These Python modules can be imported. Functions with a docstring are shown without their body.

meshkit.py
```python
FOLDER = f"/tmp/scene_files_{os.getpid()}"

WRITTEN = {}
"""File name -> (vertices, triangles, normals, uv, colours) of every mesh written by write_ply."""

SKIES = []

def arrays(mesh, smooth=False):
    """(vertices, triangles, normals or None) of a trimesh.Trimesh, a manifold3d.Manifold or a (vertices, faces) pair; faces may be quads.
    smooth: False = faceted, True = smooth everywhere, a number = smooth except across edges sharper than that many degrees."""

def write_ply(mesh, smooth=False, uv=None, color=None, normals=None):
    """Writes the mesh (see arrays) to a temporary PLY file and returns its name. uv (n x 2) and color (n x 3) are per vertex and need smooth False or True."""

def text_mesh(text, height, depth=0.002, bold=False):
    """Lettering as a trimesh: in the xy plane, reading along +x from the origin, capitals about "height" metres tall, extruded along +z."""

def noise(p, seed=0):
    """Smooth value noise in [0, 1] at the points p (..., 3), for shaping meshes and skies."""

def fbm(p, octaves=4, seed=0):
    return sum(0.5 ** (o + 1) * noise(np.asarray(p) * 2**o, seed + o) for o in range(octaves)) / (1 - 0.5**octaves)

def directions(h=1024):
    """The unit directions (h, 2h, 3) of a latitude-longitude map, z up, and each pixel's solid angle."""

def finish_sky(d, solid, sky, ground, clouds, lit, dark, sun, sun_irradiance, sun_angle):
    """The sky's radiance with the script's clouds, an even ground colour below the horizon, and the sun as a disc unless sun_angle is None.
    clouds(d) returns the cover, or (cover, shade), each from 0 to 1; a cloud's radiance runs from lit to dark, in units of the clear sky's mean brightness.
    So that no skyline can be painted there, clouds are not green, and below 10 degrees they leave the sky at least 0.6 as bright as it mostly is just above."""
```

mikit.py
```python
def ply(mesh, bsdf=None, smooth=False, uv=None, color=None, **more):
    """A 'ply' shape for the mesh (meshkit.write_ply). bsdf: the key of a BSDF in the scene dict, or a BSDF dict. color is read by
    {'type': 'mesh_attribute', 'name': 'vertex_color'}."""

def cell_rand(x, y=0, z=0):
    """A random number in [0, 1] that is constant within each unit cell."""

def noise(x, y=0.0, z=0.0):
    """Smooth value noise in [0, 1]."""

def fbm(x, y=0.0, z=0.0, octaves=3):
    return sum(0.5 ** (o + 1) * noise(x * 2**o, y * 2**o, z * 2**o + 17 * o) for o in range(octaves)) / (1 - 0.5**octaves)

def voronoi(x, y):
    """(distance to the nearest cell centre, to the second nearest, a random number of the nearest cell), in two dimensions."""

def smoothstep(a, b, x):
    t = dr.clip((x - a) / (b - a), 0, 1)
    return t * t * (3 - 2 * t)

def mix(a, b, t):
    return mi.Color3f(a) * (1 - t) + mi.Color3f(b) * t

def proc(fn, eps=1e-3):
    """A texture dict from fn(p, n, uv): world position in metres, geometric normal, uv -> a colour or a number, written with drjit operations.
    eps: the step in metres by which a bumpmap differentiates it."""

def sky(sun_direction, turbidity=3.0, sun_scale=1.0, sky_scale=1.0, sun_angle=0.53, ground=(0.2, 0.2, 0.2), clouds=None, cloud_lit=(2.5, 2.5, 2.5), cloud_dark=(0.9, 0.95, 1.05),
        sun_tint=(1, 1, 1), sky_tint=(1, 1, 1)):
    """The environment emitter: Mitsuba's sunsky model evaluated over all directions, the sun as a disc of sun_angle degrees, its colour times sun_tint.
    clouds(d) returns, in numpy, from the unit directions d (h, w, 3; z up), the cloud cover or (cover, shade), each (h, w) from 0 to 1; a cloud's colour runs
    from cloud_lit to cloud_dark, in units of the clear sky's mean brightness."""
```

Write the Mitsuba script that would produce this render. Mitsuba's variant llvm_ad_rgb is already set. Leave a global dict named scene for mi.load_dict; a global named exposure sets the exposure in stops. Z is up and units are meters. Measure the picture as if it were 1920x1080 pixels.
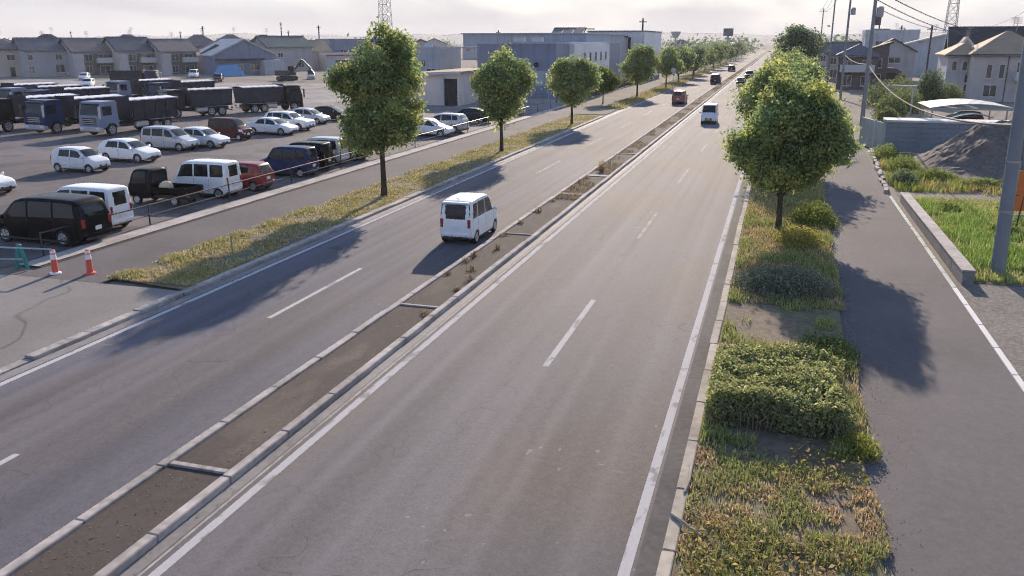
import math, random
import numpy as np, trimesh, manifold3d as m3
import drjit as dr, mitsuba as mi, mikit, meshkit
from mikit import proc, noise, fbm, voronoi, cell_rand, smoothstep, mix
from scipy.interpolate import PchipInterpolator
random.seed(7)
T = mi.ScalarTransform4f
rng = np.random.default_rng(11)

# ------------------------------------------------------------------ camera, sky, exposure, air
scene, labels = {'type': 'scene'}, {}
EYE, PITCH, YAW = (0, 0, 7.845), math.atan(463 / 1600), math.atan(505 / (1600 / math.cos(math.atan(463 / 1600))))
LOOK = (-math.sin(YAW) * math.cos(PITCH), math.cos(YAW) * math.cos(PITCH), -math.sin(PITCH))
scene['camera'] = {'type': 'perspective', 'fov_axis': 'x', 'fov': math.degrees(2 * math.atan(960 / 1600)), 'near_clip': 0.1, 'far_clip': 9000.0,
                   'to_world': T().look_at(origin=list(EYE), target=[EYE[i] + LOOK[i] for i in range(3)], up=[0, 0, 1])}
SUN_EL = math.radians(20.5)
SUN = (-0.124 * math.cos(SUN_EL), 0.992 * math.cos(SUN_EL), math.sin(SUN_EL))
def cloud_cover(d):
    z = np.maximum(d[..., 2], 0.0) + 0.13
    q = np.stack([d[..., 0] / z * 1.1, d[..., 1] / z * 0.55, np.zeros_like(z)], -1)
    n = meshkit.fbm(q * 1.3 + 7, 5, 3)
    veil = np.exp(-np.maximum(d[..., 2], 0) / 0.22)          # milky haze low in the sky, clear blue overhead
    cover = np.clip(0.06 + 0.92 * veil + 0.5 * (n - 0.45), 0, 0.97)
    shade = np.clip(0.25 + 1.6 * (meshkit.fbm(q * 2.1 + 31, 4, 9) - 0.5), 0, 1)
    return cover, shade
scene['sky'] = mikit.sky(SUN, turbidity=3.2, sun_scale=1.2, clouds=cloud_cover, cloud_lit=(1.08, 1.04, 1.16), cloud_dark=(0.80, 0.79, 0.92), sun_tint=(0.755, 0.85, 1.165), sky_tint=(0.9, 0.97, 1.15))
exposure = 2.93

# ------------------------------------------------------------------ materials
def rgb(c): return {'type': 'rgb', 'value': list(map(float, c))} if isinstance(c, (tuple, list)) else c
def mat(key, color, rough=0.8, metal=0.0, bump=None, bump_scale=1.0, spec=0.5, **kw):
    b = {'type': 'principled', 'base_color': rgb(color), 'roughness': rough, 'metallic': metal, 'specular': spec, **kw}
    if bump is not None:
        b = {'type': 'bumpmap', 'arbitrary': bump, 'scale': bump_scale, 'bsdf': b}
    scene['m_' + key] = {'type': 'twosided', 'bsdf': b}
    return key
def tone(c, amp=0.15, f=0.6, f2=6.0):
    def fn(p, n, uv):
        k = 1 + amp * (2 * fbm(p.x * f, p.y * f, p.z * f) - 1) + amp * 0.6 * (2 * noise(p.x * f2, p.y * f2, p.z * f2) - 1)
        return mi.Color3f(*c) * k
    return proc(fn)
def road_colour(p, n, uv):
    big = fbm(p.x * 0.35, p.y * 0.09, 1.0)
    streak = noise(p.x * 4.0, p.y * 0.06, 3.0)
    u = dr.select(p.x > -9, (p.x + 8.45) / 3.4, (p.x + 17.1) / 3.25)
    u = u - dr.floor(u)
    track = dr.exp(-dr.square((u - 0.26) / 0.11)) + dr.exp(-dr.square((u - 0.74) / 0.11))
    mid = dr.exp(-dr.square((u - 0.5) / 0.13))
    grain = noise(p.x * 38, p.y * 38, 0)
    grain2 = noise(p.x * 11, p.y * 11, 5)
    patch = smoothstep(0.55, 0.75, noise(p.x * 0.45 + 9, p.y * 0.14 + 4, 2))
    e1, e2, _ = voronoi(p.x * 0.33 + 0.35 * noise(p.x * 1.7, p.y * 1.7), p.y * 0.16 + 0.2 * noise(p.x * 1.9, p.y * 1.9, 4))
    crack = 1 - smoothstep(0.0, 0.012, e2 - e1)
    k = 0.95 + 0.45 * (big - 0.5) + 0.30 * (streak - 0.5) + 0.07 * track - 0.07 * mid + 0.28 * (grain - 0.5) + 0.14 * (grain2 - 0.5) - 0.08 * patch - 0.38 * crack * smoothstep(0.40, 0.55, big)
    chip = smoothstep(0.93, 0.97, noise(p.x * 5.3 + 3, p.y * 5.3, 8)) * smoothstep(0.6, 0.8, noise(p.x * 0.6, p.y * 0.6, 3))
    return mix((0.119, 0.110, 0.121), (0.134, 0.116, 0.115), patch) * k * mi.Color3f(dr.select(p.x > -9, 1.0, 0.79), dr.select(p.x > -9, 1.0, 0.82), dr.select(p.x > -9, 1.0, 0.92)) + 0.07 * chip
mat('road_asphalt', proc(road_colour), 0.86, spec=0.34)
def path_colour(p, n, uv):
    k = 0.9 + 0.4 * (fbm(p.x * 0.4, p.y * 0.3, 2) - 0.5) + 0.2 * (noise(p.x * 30, p.y * 30) - 0.5) + 0.12 * (noise(p.x * 7, p.y * 7, 3) - 0.5)
    seam = dr.exp(-dr.square((p.y - 29.6 - 0.1 * p.x) / 0.06))
    return mi.Color3f(0.112, 0.101, 0.107) * (k - 0.2 * seam)
mat('path_asphalt', proc(path_colour), 0.9, spec=0.3)
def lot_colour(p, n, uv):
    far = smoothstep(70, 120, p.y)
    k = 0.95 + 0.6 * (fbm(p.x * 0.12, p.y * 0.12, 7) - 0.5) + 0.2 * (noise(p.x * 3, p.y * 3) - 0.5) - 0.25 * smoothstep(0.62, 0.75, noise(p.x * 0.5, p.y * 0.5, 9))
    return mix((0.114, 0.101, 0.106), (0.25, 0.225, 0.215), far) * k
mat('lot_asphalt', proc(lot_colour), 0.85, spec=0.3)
def apron_colour(p, n, uv):
    k = 0.95 + 0.45 * (fbm(p.x * 0.5, p.y * 0.5, 5) - 0.5) + 0.22 * (noise(p.x * 22, p.y * 22) - 0.5)
    w = p.x + 0.55 * p.y + 1.2 * (noise(p.x * 0.7, p.y * 0.7, 4) - 0.5)
    crack = dr.exp(-dr.square((w + 10.35) / 0.05)) * smoothstep(0.3, 0.5, noise(p.x * 1.3, p.y * 1.3, 6))
    return mi.Color3f(0.165, 0.15, 0.148) * (k - 0.45 * crack)
mat('apron_concrete', proc(apron_colour), 0.8)
mat('kerb_concrete', tone((0.31, 0.28, 0.27), 0.5, 1.1, 9), 0.9)
mat('kerb_sandy', tone((0.31, 0.275, 0.235), 0.35, 0.8, 9), 0.9)
mat('gutter_concrete', tone((0.17, 0.16, 0.165), 0.25, 0.9, 12), 0.8)
mat('gutter_pale', tone((0.30, 0.27, 0.26), 0.4, 1.2, 7), 0.85)
mat('gutter_dark', tone((0.085, 0.08, 0.083), 0.3, 0.9, 12), 0.9, spec=0.2)
mat('dark_joint', (0.03, 0.028, 0.028), 0.9)
def soil_colour(p, n, uv):
    k = 0.9 + 0.5 * (fbm(p.x * 0.9, p.y * 0.5, 3) - 0.5) + 0.3 * (noise(p.x * 16, p.y * 16) - 0.5)
    dry = 0.6 * smoothstep(0.6, 0.78, fbm(p.x * 1.2, p.y * 0.35 + 3, 9))
    return mix((0.060, 0.047, 0.044), (0.12, 0.098, 0.082), dry) * k
mat('median_soil', proc(soil_colour), 0.95)
def verge_colour(p, n, uv):
    g = fbm(p.x * 0.8, p.y * 0.5, 4)
    k = 0.85 + 0.5 * (noise(p.x * 9, p.y * 9) - 0.5)
    return mix((0.150, 0.116, 0.085), (0.145, 0.135, 0.07), smoothstep(0.35, 0.6, g)) * k
mat('verge_soil', proc(verge_colour), 0.95)
def dirt_colour(p, n, uv):
    k = 0.9 + 0.5 * (fbm(p.x * 0.25, p.y * 0.25, 4) - 0.5) + 0.25 * (noise(p.x * 8, p.y * 8) - 0.5)
    return mix((0.15, 0.125, 0.10), (0.20, 0.175, 0.15), fbm(p.x * 0.05, p.y * 0.05, 2)) * k
mat('dirt', proc(dirt_colour), 0.95)
def gravel_colour(p, n, uv):
    _, _, r = voronoi(p.x * 14, p.y * 14)
    return mi.Color3f(0.14, 0.125, 0.115) * (0.6 + 0.7 * r + 0.3 * (fbm(p.x, p.y, 3) - 0.5))
mat('gravel', proc(gravel_colour), 0.95)
def mound_colour(p, n, uv):
    k = 0.85 + 0.6 * (fbm(p.x * 0.8, p.y * 0.8, p.z * 1.3) - 0.5) + 0.5 * (noise(p.x * 7, p.y * 7, p.z * 7) - 0.5)
    return mi.Color3f(0.155, 0.128, 0.117) * k
mat('mound_soil', proc(mound_colour), 0.95)
def paint_colour(p, n, uv):
    worn = smoothstep(0.60, 0.78, fbm(p.x * 5, p.y * 2.5, 3)) * 0.75 + 0.2 * noise(p.x * 30, p.y * 30)
    return mix((0.42, 0.41, 0.42), (0.19, 0.18, 0.185), worn)
mat('road_paint', proc(paint_colour), 0.9, spec=0.25)
def worn_paint_colour(p, n, uv):
    worn = smoothstep(0.30, 0.62, fbm(p.x * 5, p.y * 2.5, 3))
    return mix((0.25, 0.235, 0.23), (0.155, 0.145, 0.148), worn)
mat('worn_paint', proc(worn_paint_colour), 0.86, spec=0.38)
mat('bark', tone((0.052, 0.04, 0.032), 0.4, 3, 14), 0.95)
mat('twig', (0.16, 0.13, 0.10), 0.9)
mat('pole_concrete', tone((0.21, 0.215, 0.225), 0.14, 0.5, 5), 0.7)
mat('pole_steel', tone((0.16, 0.185, 0.22), 0.12, 0.6, 5), 0.45)
mat('grey_metal', (0.30, 0.31, 0.32), 0.4, 0.6)
mat('dark_metal', (0.03, 0.03, 0.033), 0.5)
mat('cable_black', (0.03, 0.03, 0.03), 0.6)
mat('cable_pale', (0.20, 0.185, 0.165), 0.8, spec=0.2)
mat('tyre', (0.022, 0.021, 0.021), 0.85)
mat('rim', (0.52, 0.53, 0.55), 0.3, 0.7)
mat('black_plastic', (0.02, 0.02, 0.021), 0.5)
mat('car_glass', (0.010, 0.012, 0.015), 0.06, spec=0.4)
mat('car_glass_tint', (0.010, 0.014, 0.022), 0.06, spec=0.4)
mat('lamp_clear', (0.72, 0.74, 0.76), 0.12, clearcoat=1.0)
mat('lamp_red', (0.28, 0.012, 0.012), 0.2, clearcoat=1.0)
mat('lamp_orange', (0.6, 0.2, 0.02), 0.2, clearcoat=1.0)
mat('plate_white', (0.7, 0.7, 0.68), 0.5)
mat('plate_yellow', (0.62, 0.46, 0.05), 0.5)
mat('white_canvas', tone((0.62, 0.62, 0.64), 0.12, 0.8, 4), 0.8)
mat('sack', (0.55, 0.48, 0.32), 0.9)
PAINT = dict(white=(0.74, 0.75, 0.77), pearl=(0.66, 0.67, 0.70), silver=(0.46, 0.47, 0.50), black=(0.006, 0.006, 0.008), navy=(0.02, 0.035, 0.10), red=(0.20, 0.02, 0.025),
             maroon=(0.085, 0.028, 0.03), grey=(0.22, 0.235, 0.25), dark=(0.02, 0.02, 0.024), cabblue=(0.17, 0.21, 0.30), bodyblue=(0.035, 0.035, 0.065), lightblue=(0.22, 0.34, 0.55), darkred=(0.24, 0.06, 0.045))
for k, c in PAINT.items():
    mat('paint_' + k, c, 0.28, 0.25 if k in ('silver', 'grey') else 0.0, spec=0.35 if max(c) > .15 else 0.06, clearcoat=0.8 if max(c) > .15 else 0.25, clearcoat_gloss=0.96)
mat('dump_steel', tone((0.026, 0.026, 0.042), 0.25, 0.7, 4), 0.5, 0.1, spec=0.3)
mat('dump_grey', tone((0.05, 0.05, 0.066), 0.3, 0.7, 4), 0.6, 0.1, spec=0.3)
mat('chassis', (0.025, 0.025, 0.027), 0.7)
mat('teal_plastic', (0.02, 0.22, 0.22), 0.5)
mat('cone_red', (0.62, 0.10, 0.07), 0.5)
mat('reflector_white', (0.75, 0.72, 0.72), 0.4)
mat('orange_plastic', (0.55, 0.13, 0.03), 0.5)
def wall_mat(key, c, amp=0.1, ribs=None, rough=0.8):
    def fn(p, n, uv):
        k = 1 + amp * (2 * fbm(p.x * 0.5, p.y * 0.5, p.z * 0.8) - 1) - 0.10 * smoothstep(0.55, 0.8, noise(p.x * 1.3, p.y * 1.3, p.z * 0.25))
        if ribs: k = k - 0.12 * smoothstep(0.35, 0.5, dr.abs((p.x + p.y) * ribs - dr.floor((p.x + p.y) * ribs) - 0.5))
        return mi.Color3f(*c) * k
    return mat(key, proc(fn), rough)
wall_mat('wall_beige', (0.46, 0.40, 0.35)); wall_mat('wall_cream', (0.46, 0.42, 0.41)); wall_mat('wall_grey', (0.36, 0.355, 0.375)); wall_mat('wall_taupe', (0.36, 0.335, 0.33))
wall_mat('wall_white', (0.44, 0.43, 0.45), ribs=0.9); wall_mat('wall_blue', (0.18, 0.205, 0.29), ribs=0.55, rough=0.5); wall_mat('wall_paleblue', (0.36, 0.39, 0.44), ribs=0.8)
wall_mat('wall_tan', (0.72, 0.62, 0.57))
wall_mat('wall_bright', (0.66, 0.65, 0.66), ribs=0.9); wall_mat('wall_brown', (0.12, 0.10, 0.095)); wall_mat('block_grey', (0.21, 0.235, 0.27), 0.2); wall_mat('concrete_pale', (0.34, 0.37, 0.35), 0.25)
def roof_mat(key, c, rough=0.6):
    def fn(p, n, uv):
        k = 1 + 0.16 * (2 * fbm(p.x * 0.6, p.y * 0.6, p.z) - 1) - 0.14 * smoothstep(0.3, 0.5, dr.abs(p.z * 3.1 - dr.floor(p.z * 3.1) - 0.5))
        return mi.Color3f(*c) * k
    return mat(key, proc(fn), max(rough, 0.8), spec=0.2)
roof_mat('roof_brown', (0.20, 0.17, 0.165)); roof_mat('roof_slate', (0.12, 0.125, 0.145)); roof_mat('roof_tan', (0.36, 0.27, 0.19)); roof_mat('roof_blue', (0.10, 0.13, 0.20)); roof_mat('roof_pale', (0.42, 0.42, 0.43), 0.45)
roof_mat('roof_dark', (0.045, 0.048, 0.058)); roof_mat('roof_green', (0.10, 0.135, 0.135))
mat('trim_white', (0.52, 0.51, 0.51), 0.7, spec=0.3); mat('trim_dark', (0.05, 0.045, 0.045), 0.6)
mat('window_glass', (0.03, 0.035, 0.045), 0.08, spec=0.8)
mat('corrugate_pale', (0.55, 0.53, 0.50), 0.5)
mat('far_hill', (0.09, 0.10, 0.11), 0.95)
mat('sheet_blue', (0.12, 0.28, 0.52), 0.6)
scene['m_leaf'] = {'type': 'principledthin', 'base_color': {'type': 'mesh_attribute', 'name': 'vertex_color'}, 'roughness': 0.55, 'diff_trans': 1.05, 'eta': 1.4}
scene['m_blade'] = {'type': 'principledthin', 'base_color': {'type': 'mesh_attribute', 'name': 'vertex_color'}, 'roughness': 0.7, 'diff_trans': 0.7, 'eta': 1.3}

# ------------------------------------------------------------------ building blocks
def cat(*ms):
    V, F, k = [], [], 0
    for v, f in ms:
        V.append(np.asarray(v, float)); F.append(np.asarray(f, int) + k); k += len(v)
    return np.vstack(V), np.vstack(F)
def hull(pts):
    h = trimesh.convex.convex_hull(np.asarray(pts, float)); return np.array(h.vertices), np.array(h.faces)
CF = np.array([[0, 2, 3], [0, 3, 1], [4, 5, 7], [4, 7, 6], [0, 1, 5], [0, 5, 4], [2, 6, 7], [2, 7, 3], [0, 4, 6], [0, 6, 2], [1, 3, 7], [1, 7, 5]])
def box(x0, x1, y0, y1, z0, z1):
    return np.array([[x, y, z] for x in (x0, x1) for y in (y0, y1) for z in (z0, z1)], float), CF[:, ::-1]
def bbox(x0, x1, y0, y1, z0, z1, r=0.02):
    r = min(r, (x1 - x0) / 2.01, (y1 - y0) / 2.01, (z1 - z0) / 2.01)
    P = []
    for x, sx in ((x0, 1), (x1, -1)):
        for y, sy in ((y0, 1), (y1, -1)):
            for z, sz in ((z0, 1), (z1, -1)):
                P += [(x, y + sy * r, z + sz * r), (x + sx * r, y, z + sz * r), (x + sx * r, y + sy * r, z)]
    return hull(P)
def sheet(x0, x1, y0, y1, z):
    return np.array([[x0, y0, z], [x1, y0, z], [x1, y1, z], [x0, y1, z]], float), np.array([[0, 1, 2], [0, 2, 3]])
def flat(poly, z):
    n = len(poly); return np.array([[x, y, z] for x, y in poly], float), np.array([[0, i, i + 1] for i in range(1, n - 1)])
def tube(P, R, n=8, cap=True):
    P = np.asarray(P, float); R = np.broadcast_to(R, (len(P),))
    t = np.gradient(P, axis=0); t /= np.linalg.norm(t, axis=1, keepdims=True) + 1e-12
    up = np.where(np.abs(t[:, 2:]) < 0.9, [[0, 0, 1.0]], [[1.0, 0, 0]])
    a = np.cross(t, up); a /= np.linalg.norm(a, axis=1, keepdims=True); b = np.cross(t, a)
    g = np.arange(n) * 2 * np.pi / n
    V = (P[:, None] + R[:, None, None] * (np.cos(g)[None, :, None] * a[:, None] + np.sin(g)[None, :, None] * b[:, None])).reshape(-1, 3)
    F = []
    for i in range(len(P) - 1):
        for j in range(n):
            k = (j + 1) % n; p, q, r, s = i * n + j, i * n + k, (i + 1) * n + k, (i + 1) * n + j
            F += [[p, r, q], [p, s, r]]
    if cap:
        V = np.vstack([V, P[:1], P[-1:]]); c = len(V) - 2
        for j in range(n):
            k = (j + 1) % n; F += [[c, j, k], [c + 1, (len(P) - 1) * n + k, (len(P) - 1) * n + j]]
    return V, np.array(F)
def bar(a, b, r, n=6): return tube([a, b], r, n)
def beam(a, b, w, h=None):
    a, b = np.array(a, float), np.array(b, float); h = h or w; t = (b - a) / np.linalg.norm(b - a)
    u = np.cross(t, [0, 0, 1.0]) if abs(t[2]) < 0.95 else np.array([1.0, 0, 0]); u = u / np.linalg.norm(u); v = np.cross(u, t)
    return hull([p + su * w / 2 * u + sv * h / 2 * v for p in (a, b) for su in (-1, 1) for sv in (-1, 1)])
def prism(poly, a, b, axis='x'):
    """Polygon in the plane across the axis, pushed from a to b along it."""
    import shapely
    v2, f = trimesh.creation.triangulate_polygon(shapely.Polygon(poly), engine='earcut')
    n = len(v2); put = {'x': lambda p, k: (k, p[0], p[1]), 'y': lambda p, k: (p[0], k, p[1]), 'z': lambda p, k: (p[0], p[1], k)}[axis]
    m = trimesh.creation.extrude_polygon(shapely.Polygon(poly), 1.0, engine='earcut')
    V = np.array([put(p, a + (b - a) * p[2]) for p in m.vertices]); F = np.array(m.faces)
    m = trimesh.Trimesh(V, F, process=False)
    if m.volume < 0: F = F[:, ::-1]
    return V, F
def lathe(prof, n=20, axis='z'):
    P = np.array(prof, float); g = np.arange(n) * 2 * np.pi / n
    V = np.array([[r * math.cos(t), r * math.sin(t), z] for r, z in P for t in g]); F = []
    for i in range(len(P) - 1):
        for j in range(n):
            k = (j + 1) % n; F += [[i * n + j, i * n + k, (i + 1) * n + k], [i * n + j, (i + 1) * n + k, (i + 1) * n + j]]
    if axis == 'y': V = V[:, [0, 2, 1]]; F = [f[::-1] for f in F]
    return V, np.array(F)
def move(m, dx=0, dy=0, dz=0, rz=0):
    v = np.asarray(m[0], float); c, s = math.cos(rz), math.sin(rz)
    return np.stack([v[:, 0] * c - v[:, 1] * s + dx, v[:, 0] * s + v[:, 1] * c + dy, v[:, 2] + dz], 1), m[1]

counts = {}
def numbered(name):
    k = counts.get(name, 0); counts[name] = k + 1
    return name if k == 0 else f'{name}_{k:03d}'
def put(key, shape, bsdf=None, tw=None):
    d = dict(shape)
    if bsdf is not None: d['bsdf'] = {'type': 'ref', 'id': 'm_' + bsdf}
    if tw is not None: d['to_world'] = tw
    scene[key] = d
    return key
def shape(mesh, smooth=False, color=None): return mikit.ply(mesh, None, smooth, color=color)
def tag(key, label=None, category=None, group=None, kind=None):
    d = {a: b for a, b in (('label', label), ('category', category), ('group', group), ('kind', kind)) if b}
    labels.setdefault(key, {}).update(d); return key
def thing(name, label, category, group=None):
    return tag(numbered(name), label, category, group)
def part(parent, name, mesh, bsdf, smooth=False, tw=None, label=None, kind=None, color=None):
    key = numbered(parent + '__' + name)
    put(key, mesh if isinstance(mesh, dict) else shape(mesh, smooth, color), bsdf, tw)
    if label or kind: tag(key, label, kind=kind)
    return key
def solo(name, mesh, bsdf, label, category, group=None, smooth=False, color=None, tw=None):
    key = thing(name, label, category, group); put(key, shape(mesh, smooth, color), bsdf, tw); return key
def struct(name, mesh, bsdf, smooth=False, label=None, kind='structure', color=None):
    key = numbered(name); put(key, shape(mesh, smooth, color), bsdf); tag(key, label, kind=kind); return key
def place(x, y, z=0, h=0): return T().translate([x, y, z]).rotate([0, 0, 1], h)

# ------------------------------------------------------------------ ground, roads, pavements
struct('ground', flat([(-4600, -400), (4000, -400), (4000, 5650), (-4600, 5650)], -0.03), 'dirt', label='flat pale earth of the plain around the road')
struct('carriageway', sheet(-17.62, -10.68, -12, 900, 0.0), 'road_asphalt', label='left carriageway of grey asphalt going away from the camera')
struct('carriageway', sheet(-8.74, -1.2, -12, 900, 0.0), 'road_asphalt', label='right carriageway of grey asphalt coming towards the camera')
struct('sidewalk', flat([(-24.75, 22.4), (-21.2, 22.4), (-21.2, 95), (-24.75, 95)], 0.03), 'path_asphalt', label='asphalt sidewalk between the grass verge and the car park')
struct('sidewalk', flat([(-25.0, 95), (-18.0, 95), (-18.0, 104), (-20.6, 104), (-21.4, 400), (-26, 400)], 0.026), 'dirt', label='pale sidewalk further along the left side of the road')
struct('pavement', flat([(-26, -10), (-17.95, -10), (-17.95, 22.4), (-25.2, 22.4), (-36, 18), (-50, 5)], 0.026), 'apron_concrete', label='cracked grey driveway apron in front of the car park')
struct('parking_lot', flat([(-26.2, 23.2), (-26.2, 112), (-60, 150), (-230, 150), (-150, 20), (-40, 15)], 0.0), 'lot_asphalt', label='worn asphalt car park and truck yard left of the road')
struct('path', flat([(2.0, -5), (6.02, -5), (6.02, 46), (6.5, 66), (6.2, 110), (8.3, 330), (3, 330), (3.6, 66), (2.5, 40), (2.15, 20)], 0.035), 'path_asphalt', label='grey asphalt walking path right of the verge')
struct('gravel', flat([(6.2, 5), (24, 5), (24, 31), (6.2, 31)], 0.005), 'gravel', label='brown gravel ground beside the walking path')
struct('field', flat([(6.7, 31), (40, 31), (40, 52), (7.0, 49)], 0.02), 'verge_soil', label='grassy lot behind the low concrete wall')
struct('dirt_track', flat([(6.6, 47.3), (40, 49.2), (40, 52.0), (6.6, 49.6)], 0.03), 'dirt', label='narrow dirt track crossing the grassy lot')
# markings
struct('edge_line', sheet(-8.6, -8.42, -12, 480, 0.004), 'road_paint', label='thick white line along the median')
struct('edge_line', sheet(-1.74, -1.56, -12, 480, 0.004), 'road_paint', label='white line along the right verge')
struct('edge_line', sheet(-17.2, -17.02, -12, 480, 0.004), 'road_paint', label='white line along the left kerb')
struct('gutter_edge_line', sheet(-8.76, -8.7, -12, 300, 0.006), 'gutter_pale', label='thin pale edge of the median gutter')
struct('lane_dash', sheet(-5.09, -4.93, 19.4, 25.4, 0.004), 'road_paint', label='white lane dash nearest the camera on the right carriageway')
struct('lane_dash', sheet(-5.08, -4.94, 34.4, 40.4, 0.004), 'worn_paint', label='worn lane dash on the right carriageway')
for k in range(3, 12): struct('lane_dash', sheet(-5.08, -4.94, 4.4 + 15 * k, 10.4 + 15 * k, 0.004), 'worn_paint')
for k in range(12): struct('lane_dash', sheet(-13.87, -13.72, 5.8 + 15 * k, 11.8 + 15 * k, 0.004), 'road_paint' if k < 2 else 'worn_paint')
struct('kerb_joint', sheet(-17.6, -17.25, -12, 300, 0.006), 'gutter_concrete', label='concrete gutter strip along the left kerb')
struct('gutter', sheet(-9.05, -8.78, -12, 300, 0.006), 'gutter_concrete', label='grey concrete gutter strip along the median')
struct('gutter', sheet(-1.5, -1.16, -12, 300, 0.006), 'gutter_dark', label='dark concrete gutter strip along the right verge')
struct('gutter', flat([(-25.9, 23.5), (-24.95, 23.5), (-24.95, 112), (-25.9, 112)], 0.06), 'gutter_pale', label='broken pale concrete gutter between sidewalk and car park')
struct('gutter_slot', sheet(-24.95, -24.8, 23.5, 112, 0.034), 'dark_joint', label='dark drain slot along the sidewalk')
# median
med = struct('median_strip', cat(box(-10.5, -9.25, -12, 420, -0.02, 0.09)), 'median_soil', label='narrow brown earth median between pale kerbs')
for y, w in ((12.2, .14), (22.9, .1), (33.4, .09), (43.5, .5), (50.2, .6), (61, .3)):
    part(med, 'cross_bar', bbox(-10.49, -9.26, y - w / 2, y + w / 2, 0.08, 0.135, .01), 'kerb_concrete')
def kerb(name, label, x0, x1, y0, y1, h, seed, far=420, skip=(), m_='kerb_concrete'):
    k = numbered(name); r = np.random.default_rng(seed); tag(k, label, kind='structure')
    m = shape(bbox((x0 - x1) / 2, (x1 - x0) / 2, 0.012, 1.988, -0.05, h, 0.018)); y = y0
    low = shape(bbox((x0 - x1) / 2, (x1 - x0) / 2, 0.012, 1.988, -0.05, .045, 0.012)) if skip else None
    while y < y1:
        if True:
            part(k, 'kerb_stone', low if any(a <= y < b for a, b in skip) else m, m_, tw=T().translate([(x0 + x1) / 2 + r.normal(0, .007), y, r.normal(0, .006)]).rotate([0, 1, 0], r.normal(0, 1.2)).rotate([0, 0, 1], r.normal(0, .2)))
        y += 2
    part(k, 'far_kerb', box(x0, x1, y, far, -0.05, h), m_, kind='stuff')
kerb('kerb', 'pale concrete kerb on the left edge of the median', -10.7, -10.5, 4, 64, .15, 1)
kerb('kerb', 'pale concrete kerb on the right edge of the median', -9.25, -9.05, 4, 64, .15, 2)
kerb('kerb', 'sandy concrete kerb along the right weed verge', -1.16, -0.95, 4, 64, .13, 3, m_='kerb_sandy')
kerb('kerb', 'concrete kerb along the left grass verge', -17.93, -17.62, 4, 64, .12, 4, 92, skip=((4, 16),))
struct('verge', flat([(-17.93, 22.4), (-17.93, 93), (-21.2, 88), (-21.2, 22.9)], 0.07), 'verge_soil', label='left grass verge under the street trees')
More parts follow.
